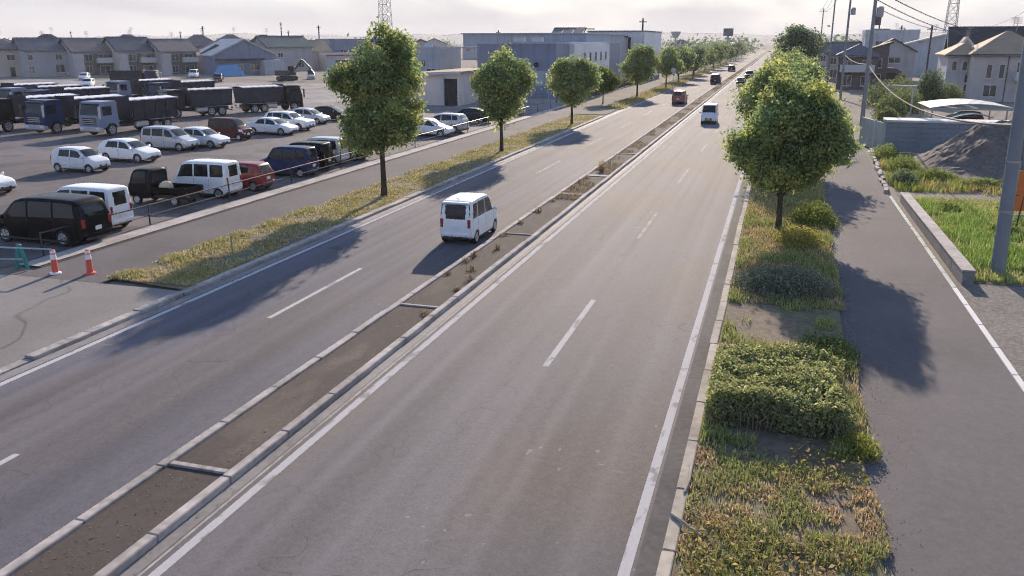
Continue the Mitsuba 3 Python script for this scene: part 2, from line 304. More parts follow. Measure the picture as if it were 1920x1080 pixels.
struct('verge', flat([(-17.7, 103), (-16.9, 160), (-20.4, 400), (-20.6, 106)], 0.06), 'verge_soil', label='left grass verge further along the road')
struct('verge', flat([(-0.96, -5), (2.05, -5), (2.2, 20), (2.6, 40), (3.6, 66), (3.4, 400), (-0.96, 400)], 0.08), 'verge_soil', label='right weed verge between kerb and path')
pk = numbered('path_kerb'); tag(pk, 'white flush kerb along the right edge of the path', kind='structure'); km = shape(bbox(6.02, 6.17, .02, 1.98, -.05, .075, .012))
for i in range(22): part(pk, 'kerb_stone', km, 'concrete_pale' if i > 12 else 'trim_white', tw=T().translate([0.0, 4 + 2 * i, 0]))

# ------------------------------------------------------------------ vehicles
class Loft:
    """A car body as one surface: roofline and beltline over the length, rounded in plan, leaning in above the belt."""
    def __init__(s, L, W, top, belt, floor=0.2, tumble=0.17, pr=0.82, er=0.5, rocker=0.0):
        s.L, s.W, s.floor, s.tumble, s.pr, s.er = L, W, floor, tumble, pr, er
        s.t = PchipInterpolator(*zip(*top)); s.b = PchipInterpolator(*zip(*belt)); s.roof = max(z for _, z in top)
    def half(s, x):
        e = s.L / 2 - abs(x); f = max(0.0, 1 - e / s.er)
        return s.W / 2 * (1 - (1 - s.pr) * f ** 2.2)
    def ring(s, x):
        w, zt = s.half(x), float(s.t(x)); zb = min(float(s.b(x)), zt - 0.03)
        e = s.L / 2 - abs(x); zl = s.floor + 0.14 * max(0, 1 - e / 0.35) ** 1.5
        g = max(0.0, (zt - zb - 0.03) / (s.roof - float(s.b(x)) + 1e-6)); wb = w * 0.965
        wt = wb * (1 - s.tumble * min(g, 1.0)) * (1 - .10 * (1 - min(g, 1)))
        d = min(0.07, (zt - zb) * 0.5)
        return [(0, zl), (w * .8, zl), (w * .965, zl + .05), (w, zl + .3 * (zb - zl)), (w, zl + .68 * (zb - zl)), (wb, zb), ((wb + wt) / 2 + .012, (zb + zt - d) / 2), (wt, zt - d), (wt * .86, zt - d * .28), (wt * .45, zt - d * .05), (0, zt)]
    def stations(s):
        u = np.linspace(0, 1, 45); return -s.L / 2 + s.L * (u - np.sin(2 * np.pi * u) / (2 * np.pi) * 0.55)
    def body(s, wheels=(), r=0.29):
        xs = s.stations(); V, F = [], []; R = [s.ring(x) for x in xs]; n = len(R[0])
        for x, q in zip(xs, R):
            V += [(x, y, z) for y, z in q] + [(x, -y, z) for y, z in q[-2:0:-1]]
        m = 2 * n - 2
        for i in range(len(xs) - 1):
            for j in range(m):
                k = (j + 1) % m; a, b, c, d = i * m + j, i * m + k, (i + 1) * m + k, (i + 1) * m + j
                F += [(a, b, c), (a, c, d)]
        for i, rev in ((0, True), (len(xs) - 1, False)):
            c = len(V); V.append((xs[i], 0, np.mean([z for _, z in R[i]])))
            for j in range(m):
                k = (j + 1) % m; F.append((c, i * m + k, i * m + j) if rev else (c, i * m + j, i * m + k))
        V, F = np.array(V), np.array(F)
        if trimesh.Trimesh(V, F, process=False).volume < 0: F = F[:, ::-1]
        try:
            M = m3.Manifold(m3.Mesh(V.astype(np.float32), F.astype(np.uint32)))
            for wx in wheels:
                for sy in (-1, 1):
                    c = m3.Manifold.cylinder(0.5, r * 1.16, r * 1.16, 24).rotate([90, 0, 0]).translate([wx, sy * s.W / 2 + 0.25, r])
                    M = M - c
            q = M.to_mesh(); V2, F2 = np.array(q.vert_properties[:, :3]), np.array(q.tri_verts)
            if len(F2) > 100: return V2, F2
        except Exception: pass
        return V, F
    def side(s, x, f):
        q = s.ring(x); (y0, z0), (y1, z1), (y2, z2) = q[5], q[6], q[7]
        if f < .5: t = f * 2; return np.array([x, y0 + (y1 - y0) * t, z0 + (z1 - z0) * t])
        t = f * 2 - 1; return np.array([x, y1 + (y2 - y1) * t, z1 + (z2 - z1) * t])
    def lower(s, x, f):
        q = s.ring(x)[2:6]; u = f * 3; i = min(int(u), 2); t = u - i
        return np.array([x, q[i][0] + (q[i + 1][0] - q[i][0]) * t, q[i][1] + (q[i + 1][1] - q[i][1]) * t])
    def pane(s, xa, xb, xc, xd, f0=.08, f1=.9, sy=1, off=.008):
        """Side glass: bottom edge from xa to xb, top edge from xc to xd."""
        n, k = 8, 4; V = np.zeros((k + 1, n + 1, 3))
        for j in range(k + 1):
            f = f0 + (f1 - f0) * j / k; l, r = xa + (xc - xa) * j / k, xb + (xd - xb) * j / k
            for i in range(n + 1): V[j, i] = s.side(l + (r - l) * i / n, f) + [0, off, off * .3]
        return s.grid(V, sy)
    def patch(s, x0, x1, f0, f1, sy=1, off=.006, n=6):
        V = np.array([[s.lower(x0 + (x1 - x0) * i / n, f0 + (f1 - f0) * j / 4) + [0, off, 0] for i in range(n + 1)] for j in range(5)])
        return s.grid(V, sy)
    def over(s, x0, x1, t0=.86, t1=.80, off=.012):
        """Windscreen or back glass over the roofline between two stations; t: share of the half width at each end."""
        n, k = 8, 10; V = np.zeros((n + 1, k + 1, 3))
        for j in range(n + 1):
            x = x0 + (x1 - x0) * j / n; q = s.ring(x); dz = (float(s.t(x + .01)) - float(s.t(x - .01))) / .02; nn = np.array([-dz, 0, 1.0]) / math.hypot(dz, 1)
            w = q[7][0] * (t0 + (t1 - t0) * j / n) * 1.06; Y = [q[10][0], q[9][0], q[8][0], q[7][0]]; Z = [q[10][1], q[9][1], q[8][1], q[7][1]]
            for i in range(k + 1):
                y = w * (2 * i / k - 1); V[j, i] = np.array([x, y, float(np.interp(abs(y), Y, Z))]) + nn * off
        return s.grid(V, 1 if x1 > x0 else -1)
    def end(s, front, w, z0, z1, off=.008):
        """Upright back glass following the end of the car."""
        n, k = 6, 8; V = np.zeros((n + 1, k + 1, 3)); xs = s.stations(); xs = xs if not front else xs[::-1]
        for j in range(n + 1):
            z = z0 + (z1 - z0) * j / n; zz = [float(s.t(x)) for x in xs[:14]]
            x = float(np.interp(z, np.maximum.accumulate(zz) + np.arange(14) * 1e-6, xs[:14]))
            for i in range(k + 1):
                y = w * (1 - .06 * j / n) * (2 * i / k - 1); V[j, i] = [x + (off if front else -off) - (.02 if front else -.02) * (2 * i / k - 1) ** 2, y, z]
        return s.grid(V, 1)
    def grid(s, V, sy):
        a, b = V.shape[:2]; P = V.reshape(-1, 3).copy(); F = []
        for j in range(a - 1):
            for i in range(b - 1):
                p = j * b + i; F += [(p, p + 1, p + b + 1), (p, p + b + 1, p + b)]
        if sy < 0 and abs(P[:, 1].min()) * P[:, 1].max() >= 0 and P[:, 1].min() > 0: P[:, 1] *= -1
        return P, np.array(F)

def wheel_meshes(r, w=.17):
    tyre = lathe([(r * .62, -w / 2 + .01), (r * .93, -w / 2), (r, -w / 2 + .035), (r, w / 2 - .035), (r * .93, w / 2), (r * .62, w / 2 - .012), (r * .6, -w / 2 + .02)], 22, 'y')
    parts = [lathe([(r * .64, w / 2 - .005), (r * .6, w / 2 + .004), (r * .54, w / 2 - .012), (r * .54, -w / 2)], 22, 'y'), lathe([(.001, w / 2 - .02), (r * .17, w / 2 - .014), (r * .18, w / 2 - .04), (.001, w / 2 - .04)], 12, 'y')]
    for i in range(6):
        a = i * math.pi / 3; c, s_ = math.cos(a), math.sin(a)
        parts.append(hull([(u * r * c - v * s_ * .045, w / 2 - .045 + dz, u * r * s_ + v * c * .045) for u in (.1, .58) for v in (-1, 1) for dz in (0, .03)]))
    back = lathe([(.001, -w * .1), (r * .55, -w * .1)], 16, 'y')
    return shape(tyre, 40), shape(cat(*parts), 30), shape(back)

CARS, WHEELS = {}, {}
def car_kind(kind, L, W, top, belt, r, wheels, sides, front, rear, **kw):
    """sides: list of pane quads; front: (x0, x1) of the windscreen; rear: ('over', x0, x1) or ('end', half width, z0, z1)."""
    lo = Loft(L, W, top, belt, **kw); p = {}
    p['body'] = [(shape(lo.body(wheels, r), 35), None)]
    gl = []
    for q in sides:
        for sy in (1, -1): gl.append((shape(lo.pane(*q, sy=sy), True), 'glass'))
    p['side_window'] = gl
    p['windscreen'] = [(shape(lo.over(front[1], front[0], .84, .90), True), 'glass')]
    p['rear_window'] = [(shape(lo.over(rear[1], rear[2], .9, .84) if rear[0] == 'over' else lo.end(False, *rear[1:]), True), 'glass')]
    hz = float(lo.b(L / 2 - .3)) if float(lo.b(L / 2 - .3)) < float(lo.t(L / 2 - .3)) else float(lo.t(L / 2 - .3))
    zf = float(lo.t(L / 2 - .02))
    p['headlight'] = [(shape(lo.patch(L / 2 - .42, L / 2 - .015, .70, .97, sy, .012), True), 'lamp_clear') for sy in (1, -1)]
    p['headlight'] += []
    p['front_lamp'] = [(shape(bbox(L / 2 - .07, L / 2 + .012, *sorted((sy * W * .25, sy * W * .40)), zf - .2, zf - .06, .03), 30), 'lamp_clear') for sy in (1, -1)]
    p['grille'] = [(shape(bbox(L / 2 - .05, L / 2 + .008, -W * .22, W * .22, zf - .34, zf - .10, .02), 30), 'black_plastic')]
    p['front_bumper'] = [(shape(bbox(L / 2 - .12, L / 2 + .006, -W * .36, W * .36, .26, .40, .03), 30), 'black_plastic')]
    zr = float(lo.t(-L / 2 + .01)) if rear[0] == 'over' else rear[2] - .05
    zr = min(zr, 1.05)
    p['tail_lamp'] = [(shape(bbox(-L / 2 - .012, -L / 2 + .10, *sorted((sy * W * .345, sy * W * .435)), zr - (.30 if rear[0] == 'end' else .17), zr + (.05 if rear[0] == 'end' else -.03), .02), 30), 'lamp_red') for sy in (1, -1)]
    p['rear_bumper'] = [(shape(bbox(-L / 2 - .03, -L / 2 + .12, -W * .41, W * .41, .36, .52, .04), 30), None), (shape(bbox(-L / 2 - .012, -L / 2 + .1, -W * .36, W * .36, .24, .355, .02), 30), 'black_plastic')]
    p['number_plate'] = [(shape(bbox(-L / 2 - .042, -L / 2 - .02, -.165, .165, .60, .765, .004)), 'plate'), (shape(bbox(L / 2 + .008, L / 2 + .024, -.165, .165, .42, .585, .004)), 'plate')]
    mx = sides[0][1] - .1
    p['wing_mirror'] = [(shape(bbox(mx - .06, mx + .06, *sorted((sy * (lo.half(mx) + .0), sy * (lo.half(mx) + .20))), float(lo.b(mx)) + .02, float(lo.b(mx)) + .17, .05), 40), None) for sy in (1, -1)]
    seams, hand = [], []
    for q in sides[:2]:
        x = q[0] - .035
        for sy in (1, -1):
            seams.append(lo.patch(x - .009, x + .009, .02, .99, sy, .004, 1))
            hx = q[0] + .12; v = lo.lower(hx, .86); hand.append((shape(bbox(hx - .09, hx + .09, *sorted((sy * (v[1] - .01), sy * (v[1] + .025))), v[2] - .018, v[2] + .018, .01), 30), None))
    seams.append(lo.patch(sides[0][1] - .02, sides[0][1] - .002, .02, .99, 1, .004, 1)); seams.append(lo.patch(sides[0][1] - .02, sides[0][1] - .002, .02, .99, -1, .004, 1))
    p['door_seam'] = [(shape(cat(*seams)), 'dark_joint')]
    p['door_handle'] = hand
    p['sill'] = [(shape(cat(bbox(-L / 2 + .75, L / 2 - .75, W / 2 - .06, W / 2 - .012, .17, .26, .02), bbox(-L / 2 + .75, L / 2 - .75, -W / 2 + .012, -W / 2 + .06, .17, .26, .02), bbox(-L / 2 + .4, L / 2 - .4, -W * .42, W * .42, .16, .24, .02)), 30), 'black_plastic')]
    CARS[kind] = (p, wheels, r, W, lo)
def car(kind, name, paint, label, category, x, y, h, group=None, z=0.0, glass='car_glass', plate='plate_white', roof=None, rack=False, skip=()):
    p, wheels, r, W, lo = CARS[kind]; k = thing(name, label, category, group); tw = place(x, y, z, h)
    for nm, lst in p.items():
        if nm in skip: continue
        for m, b in lst:
            part(k, nm, m, {'glass': glass, 'plate': plate, None: 'paint_' + paint}.get(b, b), tw=tw)
    if r not in WHEELS: WHEELS[r] = wheel_meshes(r)
    ty, rm, bk = WHEELS[r]
    for wx in wheels:
        for sy in (1, -1):
            w = tw @ T().translate([wx, sy * (W / 2 - .10), r])
            if sy < 0: w = w @ T().rotate([0, 0, 1], 180)
            wk = part(k, 'wheel', ty, 'tyre', tw=w); part(wk, 'rim', rm, 'rim', tw=w); part(wk, 'brake_disc', bk, 'dark_metal', tw=w)
    return k, tw, lo

# name: length, width, roofline, beltline, wheel radius, axles, side panes (bottom rear, bottom front, top rear, top front), windscreen, back glass
car_kind('kei_tall', 3.4, 1.475, [(-1.70, .78), (-1.685, 1.05), (-1.63, 1.45), (-1.55, 1.70), (-1.35, 1.76), (-.4, 1.79), (.35, 1.77), (.62, 1.70), (1.12, 1.14), (1.35, 1.03), (1.62, .90), (1.70, .62)],
         [(-1.7, 1.02), (0, 1.0), (1.1, .98), (1.7, .9)], .27, (-1.15, 1.2), [(-.02, 1.0, -.02, .66), (-.92, -.1, -.9, -.1), (-1.5, -1.02, -1.4, -.98)], (1.08, .64), ('end', .63, 1.05, 1.62), tumble=.10, pr=.90, er=.4)
car_kind('kei_van', 3.4, 1.475, [(-1.70, .80), (-1.69, 1.1), (-1.65, 1.6), (-1.58, 1.82), (-1.4, 1.87), (0, 1.89), (.75, 1.86), (1.0, 1.76), (1.42, 1.12), (1.52, .98), (1.66, .8), (1.70, .6)],
         [(-1.7, 1.06), (1.2, 1.02), (1.7, .95)], .26, (-1.15, 1.25), [(.3, 1.3, .3, .98), (-.62, .2, -.62, .2), (-1.52, -.74, -1.5, -.74)], (1.40, 1.0), ('end', .58, 1.12, 1.68), tumble=.09, pr=.92, er=.3)
car_kind('kei_hatch', 3.4, 1.475, [(-1.70, .72), (-1.68, .95), (-1.58, 1.22), (-1.40, 1.44), (-1.1, 1.49), (-.2, 1.51), (.3, 1.45), (.55, 1.36), (1.0, 1.03), (1.15, .96), (1.5, .82), (1.66, .68), (1.70, .52)],
         [(-1.7, .98), (0, .92), (1.0, .86), (1.7, .8)], .27, (-1.18, 1.18), [(-.1, .92, -.1, .45), (-1.0, -.18, -.92, -.18)], (1.02, .5), ('end', .5, 1.0, 1.34), tumble=.16, pr=.84, er=.55)
car_kind('hatch', 4.05, 1.695, [(-2.02, .62), (-2.0, .90), (-1.88, 1.12), (-1.55, 1.38), (-1.2, 1.47), (-.3, 1.51), (.15, 1.46), (.45, 1.34), (1.02, 1.0), (1.2, .93), (1.75, .78), (1.98, .64), (2.02, .5)],
         [(-2.0, 1.0), (0, .92), (1.0, .86), (2, .76)], .30, (-1.28, 1.28), [(-.15, .98, -.15, .36), (-1.25, -.24, -1.05, -.24)], (1.04, .42), ('over', -1.86, -1.35), tumble=.18, pr=.80, er=.7)
car_kind('sedan', 4.5, 1.75, [(-2.25, .70), (-2.22, .90), (-2.1, 1.0), (-1.75, 1.10), (-1.1, 1.36), (-.6, 1.45), (.0, 1.47), (.4, 1.40), (.75, 1.26), (1.25, .98), (1.4, .92), (2.0, .77), (2.2, .63), (2.25, .5)],
         [(-2.25, .98), (0, .90), (1.2, .85), (2.25, .74)], .31, (-1.35, 1.38), [(-.1, 1.1, -.1, .6), (-1.15, -.2, -.85, -.2)], (1.24, .6), ('over', -1.8, -1.05), tumble=.2, pr=.8, er=.75)
car_kind('suv', 4.55, 1.84, [(-2.27, .85), (-2.24, 1.05), (-2.1, 1.35), (-1.85, 1.60), (-1.4, 1.66), (-.4, 1.69), (.1, 1.64), (.45, 1.52), (.95, 1.14), (1.15, 1.07), (1.9, .97), (2.2, .84), (2.27, .6)],
         [(-2.27, 1.12), (0, 1.04), (1, 1.0), (2.27, .92)], .35, (-1.38, 1.40), [(-.15, 1.0, -.15, .38), (-1.2, -.24, -1.15, -.24), (-1.8, -1.28, -1.65, -1.22)], (.96, .42), ('over', -2.12, -1.88), tumble=.18, pr=.82, er=.6, floor=.26)
car_kind('minivan', 4.8, 1.82, [(-2.4, .80), (-2.38, 1.10), (-2.28, 1.5), (-2.12, 1.76), (-1.8, 1.84), (-.5, 1.88), (.5, 1.84), (.85, 1.74), (1.55, 1.18), (1.75, 1.08), (2.2, .96), (2.36, .8), (2.4, .58)],
         [(-2.4, 1.12), (0, 1.06), (1.5, 1.0), (2.4, .9)], .33, (-1.42, 1.46), [(.25, 1.42, .25, .88), (-1.0, .14, -1.0, .14), (-2.1, -1.12, -2.0, -1.1)], (1.54, .86), ('end', .68, 1.16, 1.64), tumble=.14, pr=.86, er=.5)
car_kind('small_minivan', 4.2, 1.69, [(-2.1, .78), (-2.08, 1.06), (-1.98, 1.45), (-1.84, 1.66), (-1.5, 1.72), (-.3, 1.74), (.25, 1.68), (.55, 1.56), (1.2, 1.10), (1.4, 1.0), (1.85, .86), (2.06, .7), (2.1, .52)],
         [(-2.1, 1.06), (0, 1.0), (1.2, .93), (2.1, .82)], .30, (-1.3, 1.33), [(.1, 1.1, .1, .58), (-.95, 0, -.95, 0), (-1.82, -1.06, -1.72, -1.04)], (1.2, .56), ('end', .6, 1.1, 1.54), tumble=.14, pr=.84, er=.6)

FR = 'cars parked nose-in along the sidewalk'; RR = 'cars parked in the second row of the lot'
car('minivan', 'minivan', 'black', 'black minivan nearest the corner of the car park, silver wheels', 'minivan', -28.03, 27.3, 180, FR, glass='car_glass_tint')
car('kei_van', 'van', 'white', 'white van half hidden behind the black minivan, large dark back window', 'van', -28.25, 29.75, 180, FR)
car('kei_van', 'van', 'white', 'white van with four side windows parked beside the small black flatbed truck', 'van', -28.37, 38.15, 180, FR)
car('kei_hatch', 'hatchback', 'red', 'dark red hatchback between the white van and the blue car', 'car', -27.94, 40.6, 180, FR)
car('kei_tall', 'hatchback', 'navy', 'deep blue tall hatchback parked nearest the tallest street tree', 'car', -28.02, 45.7, 180, FR, glass='car_glass_tint')
car('kei_tall', 'hatchback', 'black', 'black tall hatchback directly behind the deep blue one', 'car', -28.28, 48.1, 180, FR)
car('kei_tall', 'hatchback', 'silver', 'silver tall hatchback between two black cars in the front row', 'car', -28.6, 50.8, 180, FR)
car('hatch', 'hatchback', 'black', 'black hatchback partly hidden by the tallest street tree', 'car', -28.5, 53.4, 180, FR)
car('hatch', 'hatchback', 'white', 'white hatchback peeking out right of the tallest street tree, facing the road', 'car', -28.3, 69.0, 0, FR)
car('suv', 'suv', 'silver', 'grey silver crossover car left of the second street tree', 'car', -28.47, 72.4, 180, FR)
car('sedan', 'sedan', 'dark', 'dark saloon car behind the grey silver crossover', 'car', -29.15, 81.8, 180, FR)
car('hatch', 'hatchback', 'silver', 'pale hatchback half hidden behind the second street tree', 'car', -28.6, 92, 180, FR)
car('hatch', 'hatchback', 'white', 'white car cut off by the left edge of the picture', 'car', -40.69, 35.2, 0, RR)
car('kei_hatch', 'hatchback', 'pearl', 'small pale silver hatchback standing apart in front of the dump trucks', 'car', -41.38, 43.4, 0, RR)
car('hatch', 'hatchback', 'white', 'white hatchback second from the left in the second row', 'car', -41.77, 48.2, 0, RR)
car('small_minivan', 'minivan', 'silver', 'silver small minivan parked right of the white hatchback', 'minivan', -43.3, 54.4, 0, RR)
car('hatch', 'hatchback', 'pearl', 'pale grey compact car tucked behind the silver small minivan', 'car', -42.1, 56.6, 0, RR)
car('kei_tall', 'hatchback', 'maroon', 'maroon boxy car parked facing the lane', 'car', -43.1, 61.7, 0, RR, glass='car_glass_tint')
car('sedan', 'sedan', 'white', 'white low saloon car next to the maroon boxy car', 'car', -42.07, 66.3, 0, RR)
car('suv', 'suv', 'white', 'white off-roader with black grille behind the white low saloon', 'car', -42.67, 70.2, 0, RR)
car('hatch', 'hatchback', 'silver', 'silver hatchback right of the white off-roader', 'car', -44.1, 76.3, 0, RR)
car('sedan', 'sedan', 'dark', 'dark saloon car at the far right end of the second row', 'car', -44.0, 80.2, 0, RR)
# the van driving away in front
vk, vt, vl = car('kei_tall', 'van', 'white', 'white boxy little van driving away alone on the left carriageway', 'van', -11.82, 32.9, 90)
part(vk, 'roof_spoiler', bbox(-1.72, -1.5, -.56, .56, 1.66, 1.73, .025), 'paint_white', 30, vt)
part(vk, 'rear_wiper', cat(bar((-1.70, 0.0, 1.08), (-1.665, -.34, 1.17), .012)), 'black_plastic', tw=vt)
part(vk, 'aerial', bar((-1.2, 0, 1.76), (-1.45, 0, 1.86), .012), 'black_plastic', tw=vt)
TR = 'vehicles driving far off on the road'
car('small_minivan', 'van', 'darkred', 'dark red van driving away, first beyond the white van', 'van', -12.1, 115.4, 90, TR)
car('minivan', 'van', 'dark', 'dark van with pale bumper far off on the left carriageway', 'van', -11.4, 172, 90, TR)
car('suv', 'suv', 'dark', 'dark car farthest off on the left carriageway', 'car', -12.2, 245, 90, TR)
car('hatch', 'hatchback', 'dark', 'dark oncoming car far off beside the median', 'car', -6.4, 165, -90, TR)
car('suv', 'suv', 'dark', 'dark oncoming car farthest off on the right carriageway', 'car', -6.1, 198, -90, TR)
car('kei_van', 'van', 'pearl', 'pale oncoming van beside the crown of the near right tree', 'van', -6.2, 88.2, -90, plate='plate_yellow')
# distant parked cars in the yard
for px, py, kind, pt, lab in ((-118, 128, 'hatch', 'white', 'white car parked in front of the beige terraced houses'), (-124, 166, 'minivan', 'white', 'white minivan between the terrace and the blue roofed shed'), (-106.5, 150, 'suv', 'dark', 'dark car at the back of the yard beside the digger'), (-139, 150, 'hatch', 'pearl', 'pale car parked under the leftmost beige house'), (-96, 168, 'hatch', 'silver', 'silver car parked at the back of the yard by the tan roofed house')):
    car(kind, 'yard_car', pt, lab, 'car', px, py, -60, 'cars parked at the back of the yard')

# small black flatbed truck
k = thing('flatbed_truck', 'small black flatbed truck with a pale sack on its open bed', 'truck', FR); tw = place(-28.95, 35.6, 0, 180)
lo = Loft(1.35, 1.475, [(-.67, 1.68), (-.6, 1.76), (-.1, 1.78), (.2, 1.74), (.58, 1.1), (.65, .8), (.675, .55)], [(-.675, 1.05), (.675, .98)], floor=.3, tumble=.1, pr=.93, er=.25)
cab = T().translate([1.02, 0, 0])
part(k, 'cab', lo.body((.2,), .27), 'paint_black', 35, tw @ cab)
for sy in (1, -1): part(k, 'side_window', lo.pane(-.45, .45, -.45, .2, sy=sy), 'car_glass_tint', True, tw @ cab)
part(k, 'windscreen', lo.over(.55, .22, .84, .9), 'car_glass_tint', True, tw @ cab)
part(k, 'back_window', box(.335, .342, -.5, .5, 1.12, 1.6), 'car_glass_tint', False, tw)
part(k, 'chassis', bbox(-1.66, 1.2, -.4, .4, .32, .52), 'chassis', False, tw)
part(k, 'bed', bbox(-1.7, .3, -.71, .71, .6, .66, .01), 'dump_grey', False, tw)
for nm, b in (('side_board', (-1.7, .3, .69, .72, .6, .92)), ('side_board', (-1.7, .3, -.72, -.69, .6, .92)), ('tailboard', (-1.72, -1.69, -.72, .72, .6, .92)), ('headboard', (.27, .31, -.72, .72, .6, 1.05))): part(k, nm, bbox(*b, .01), 'paint_black', False, tw)
for sy in (1, -1):
    part(k, 'tail_lamp', bbox(-1.735, -1.7, *sorted((sy * .45, sy * .66)), .46, .56, .01), 'lamp_red', False, tw); part(k, 'headlight', bbox(1.66, 1.70, *sorted((sy * .45, sy * .64)), .66, .8, .02), 'lamp_clear', False, tw)
    part(k, 'guard_frame', bar((.31, sy * .6, .9), (.31, sy * .6, 1.75), .02), 'black_plastic', False, tw)
ty, rm, bk = WHEELS[.26]
for wx in (-1.0, 1.2):
    for sy in (1, -1):
        w = tw @ T().translate([wx, sy * .63, .26]).rotate([0, 0, 1], 0 if sy > 0 else 180); wk = part(k, 'wheel', ty, 'tyre', tw=w); part(wk, 'rim', rm, 'rim', tw=w)
sk = trimesh.creation.icosphere(3, 1.0); v = sk.vertices * [.33, .36, .3]; v = v * (1 + .12 * (meshkit.noise(v * 7, 3) - .5)[:, None]); v[:, 2] = np.maximum(v[:, 2], -.2)
solo('sack', (v, sk.faces), 'sack', 'pale sack lying on the bed of the small black flatbed truck', 'sack', smooth=True, tw=tw @ T().translate([-.2, .15, .87]))

# dump trucks
def dump_truck(label, x, y, h, cabp, bodym, L=9.0, axles=(3.25, -1.7, -3.0), cover=None, bodyL=5.6, group='dump trucks parked in the yard', crown=None):
    k = thing('dump_truck', label, 'truck', group); tw = place(x, y, 0, h); f = L / 2; W = 2.45
    P = [(f - 2.0, .75), (f - .04, .75), (f, 1.0), (f - .03, 1.75), (f - .28, 2.75), (f - .5, 2.9), (f - 1.95, 2.9), (f - 2.0, 2.8)]
    c = m3.Manifold.hull_points(np.array([(px, sy * (W / 2 - .06 * (pz > 2.2)), pz) for px, pz in P for sy in (-1, 1)] + [(f - .3, sy * W / 2 * 1.0, 1.2) for sy in (-1, 1)]))
    for sy in (-1, 1): c = c - m3.Manifold.cylinder(.6, .6, .6, 24).rotate([90, 0, 0]).translate([axles[0], sy * W / 2 + .3, .5])
    part(k, 'cab', c, cabp, 30, tw)
    part(k, 'windscreen', hull([(f - .03 + .012, sy * 1.06, 1.78) for sy in (-1, 1)] + [(f - .265 + .012, sy * 1.02, 2.66) for sy in (-1, 1)] + [(f - .1, sy * 1.06, 1.78) for sy in (-1, 1)] + [(f - .33, sy * 1.02, 2.66) for sy in (-1, 1)]), 'car_glass_tint', False, tw)
    part(k, 'sun_visor', bbox(f - .36, f - .02, -1.08, 1.08, 2.70, 2.78, .02), 'black_plastic', False, tw)
    part(k, 'grille', bbox(f - .04, f + .02, -.8, .8, .98, 1.55, .02), 'black_plastic', False, tw)
    for i in range(3): part(k, 'grille_bar', bbox(f + .005, f + .04, -.78, .78, 1.06 + .16 * i, 1.12 + .16 * i, .01), 'rim', False, tw)
    part(k, 'front_bumper', bbox(f - .35, f + .08, -1.22, 1.22, .38, .82, .06), 'rim' if 'blue' in cabp or 'navy' in cabp else cabp, 30, tw)
    for sy in (1, -1):
        part(k, 'headlight', bbox(f + .03, f + .1, *sorted((sy * .72, sy * 1.12)), .55, .74, .03), 'lamp_clear', 30, tw)
        part(k, 'side_window', box(f - 1.35, f - .42, *sorted((sy * (W / 2 - .045), sy * (W / 2 + .006))), 1.75, 2.5), 'car_glass_tint', False, tw)
        part(k, 'mirror', cat(bbox(f + .06, f + .14, *sorted((sy * 1.28, sy * 1.54)), 1.5, 2.5, .03), bar((f - .2, sy * 1.2, 2.55), (f + .1, sy * 1.4, 2.35), .025)), 'rim' if sy > 0 else 'black_plastic', 30, tw)
        part(k, 'step', bbox(f - 1.6, f - .9, *sorted((sy * 1.0, sy * 1.24)), .42, .52, .02), 'grey_metal', False, tw)
        part(k, 'fuel_tank', bbox(-.9, .5, *sorted((sy * .62, sy * 1.18)), .45, 1.0, .12), 'rim', 30, tw)
    part(k, 'chassis', bbox(-f + .2, f - .5, -.45, .45, .62, .95, .03), 'chassis', False, tw)
    b0, b1, z0, z1 = -f, -f + bodyL, 1.08, 2.75
    out = m3.Manifold.hull_points(np.array([(px, sy * w, pz) for px, w, pz in ((b0, 1.2, z1), (b0 - .05, 1.2, z1), (b1, 1.24, z1), (b0 + .1, 1.08, z0), (b1 - .3, 1.08, z0)) for sy in (-1, 1)]))
    inn = m3.Manifold.hull_points(np.array([(px, sy * w, pz) for px, w, pz in ((b0 + .08, 1.12, z1 + .3), (b1 - .1, 1.15, z1 + .3), (b0 + .2, 1.0, z0 + .15), (b1 - .4, 1.0, z0 + .15)) for sy in (-1, 1)]))
    bd = part(k, 'dump_body', out - inn, bodym, False, tw)
    for sy in (1, -1):
        part(bd, 'top_rail', beam((b0 - .05, sy * 1.22, z1), (b1, sy * 1.25, z1), .1, .14), bodym, False, tw)
        part(bd, 'lower_rail', beam((b0 + .05, sy * 1.13, z0 + .1), (b1 - .2, sy * 1.13, z0 + .1), .1, .16), 'dump_steel', False, tw)
        for i in range(5):
            x0 = b0 + .15 + (bodyL - .55) * i / 4; part(bd, 'side_rib', beam((x0, sy * 1.12, z0 + .1), (x0, sy * 1.24, z1 - .05), .1, .07), bodym, False, tw)
    part(bd, 'front_shield', hull([(b1 - .02, sy * 1.2, z0 + .2) for sy in (1, -1)] + [(b1 + .05, sy * 1.22, z1 + .35) for sy in (1, -1)] + [(b1 + .1, sy * 1.22, z1 + .35) for sy in (1, -1)] + [(b1 + .03, sy * 1.2, z0 + .2) for sy in (1, -1)]), bodym, False, tw)
    if cover:
        n = 12; C = [(b0 + (b1 - b0) * i / n, sy * y_ * 1.27, z1 + .09 + .14 * (1 - abs(y_)) + .03 * math.sin(3 * i)) for i in range(n + 1) for sy, y_ in ((-1, 1), (-1, .5), (1, 0), (1, .5), (1, 1))]
        F = [q for i in range(n) for j in range(4) for q in ((i * 5 + j, (i + 1) * 5 + j, (i + 1) * 5 + j + 1), (i * 5 + j, (i + 1) * 5 + j + 1, i * 5 + j + 1))]
        C = np.array(C); top = (C, np.array(F)); e = [q for s_ in (0, 4) for q in [tube(C[s_::5], .05, 6)]]
        part(bd, 'cover', cat(top, *e), cover, True, tw)
    for sy in (1, -1): part(k, 'tail_lamp', bbox(-f - .02, -f + .05, *sorted((sy * .7, sy * 1.1)), .72, .9, .02), 'lamp_red', False, tw)
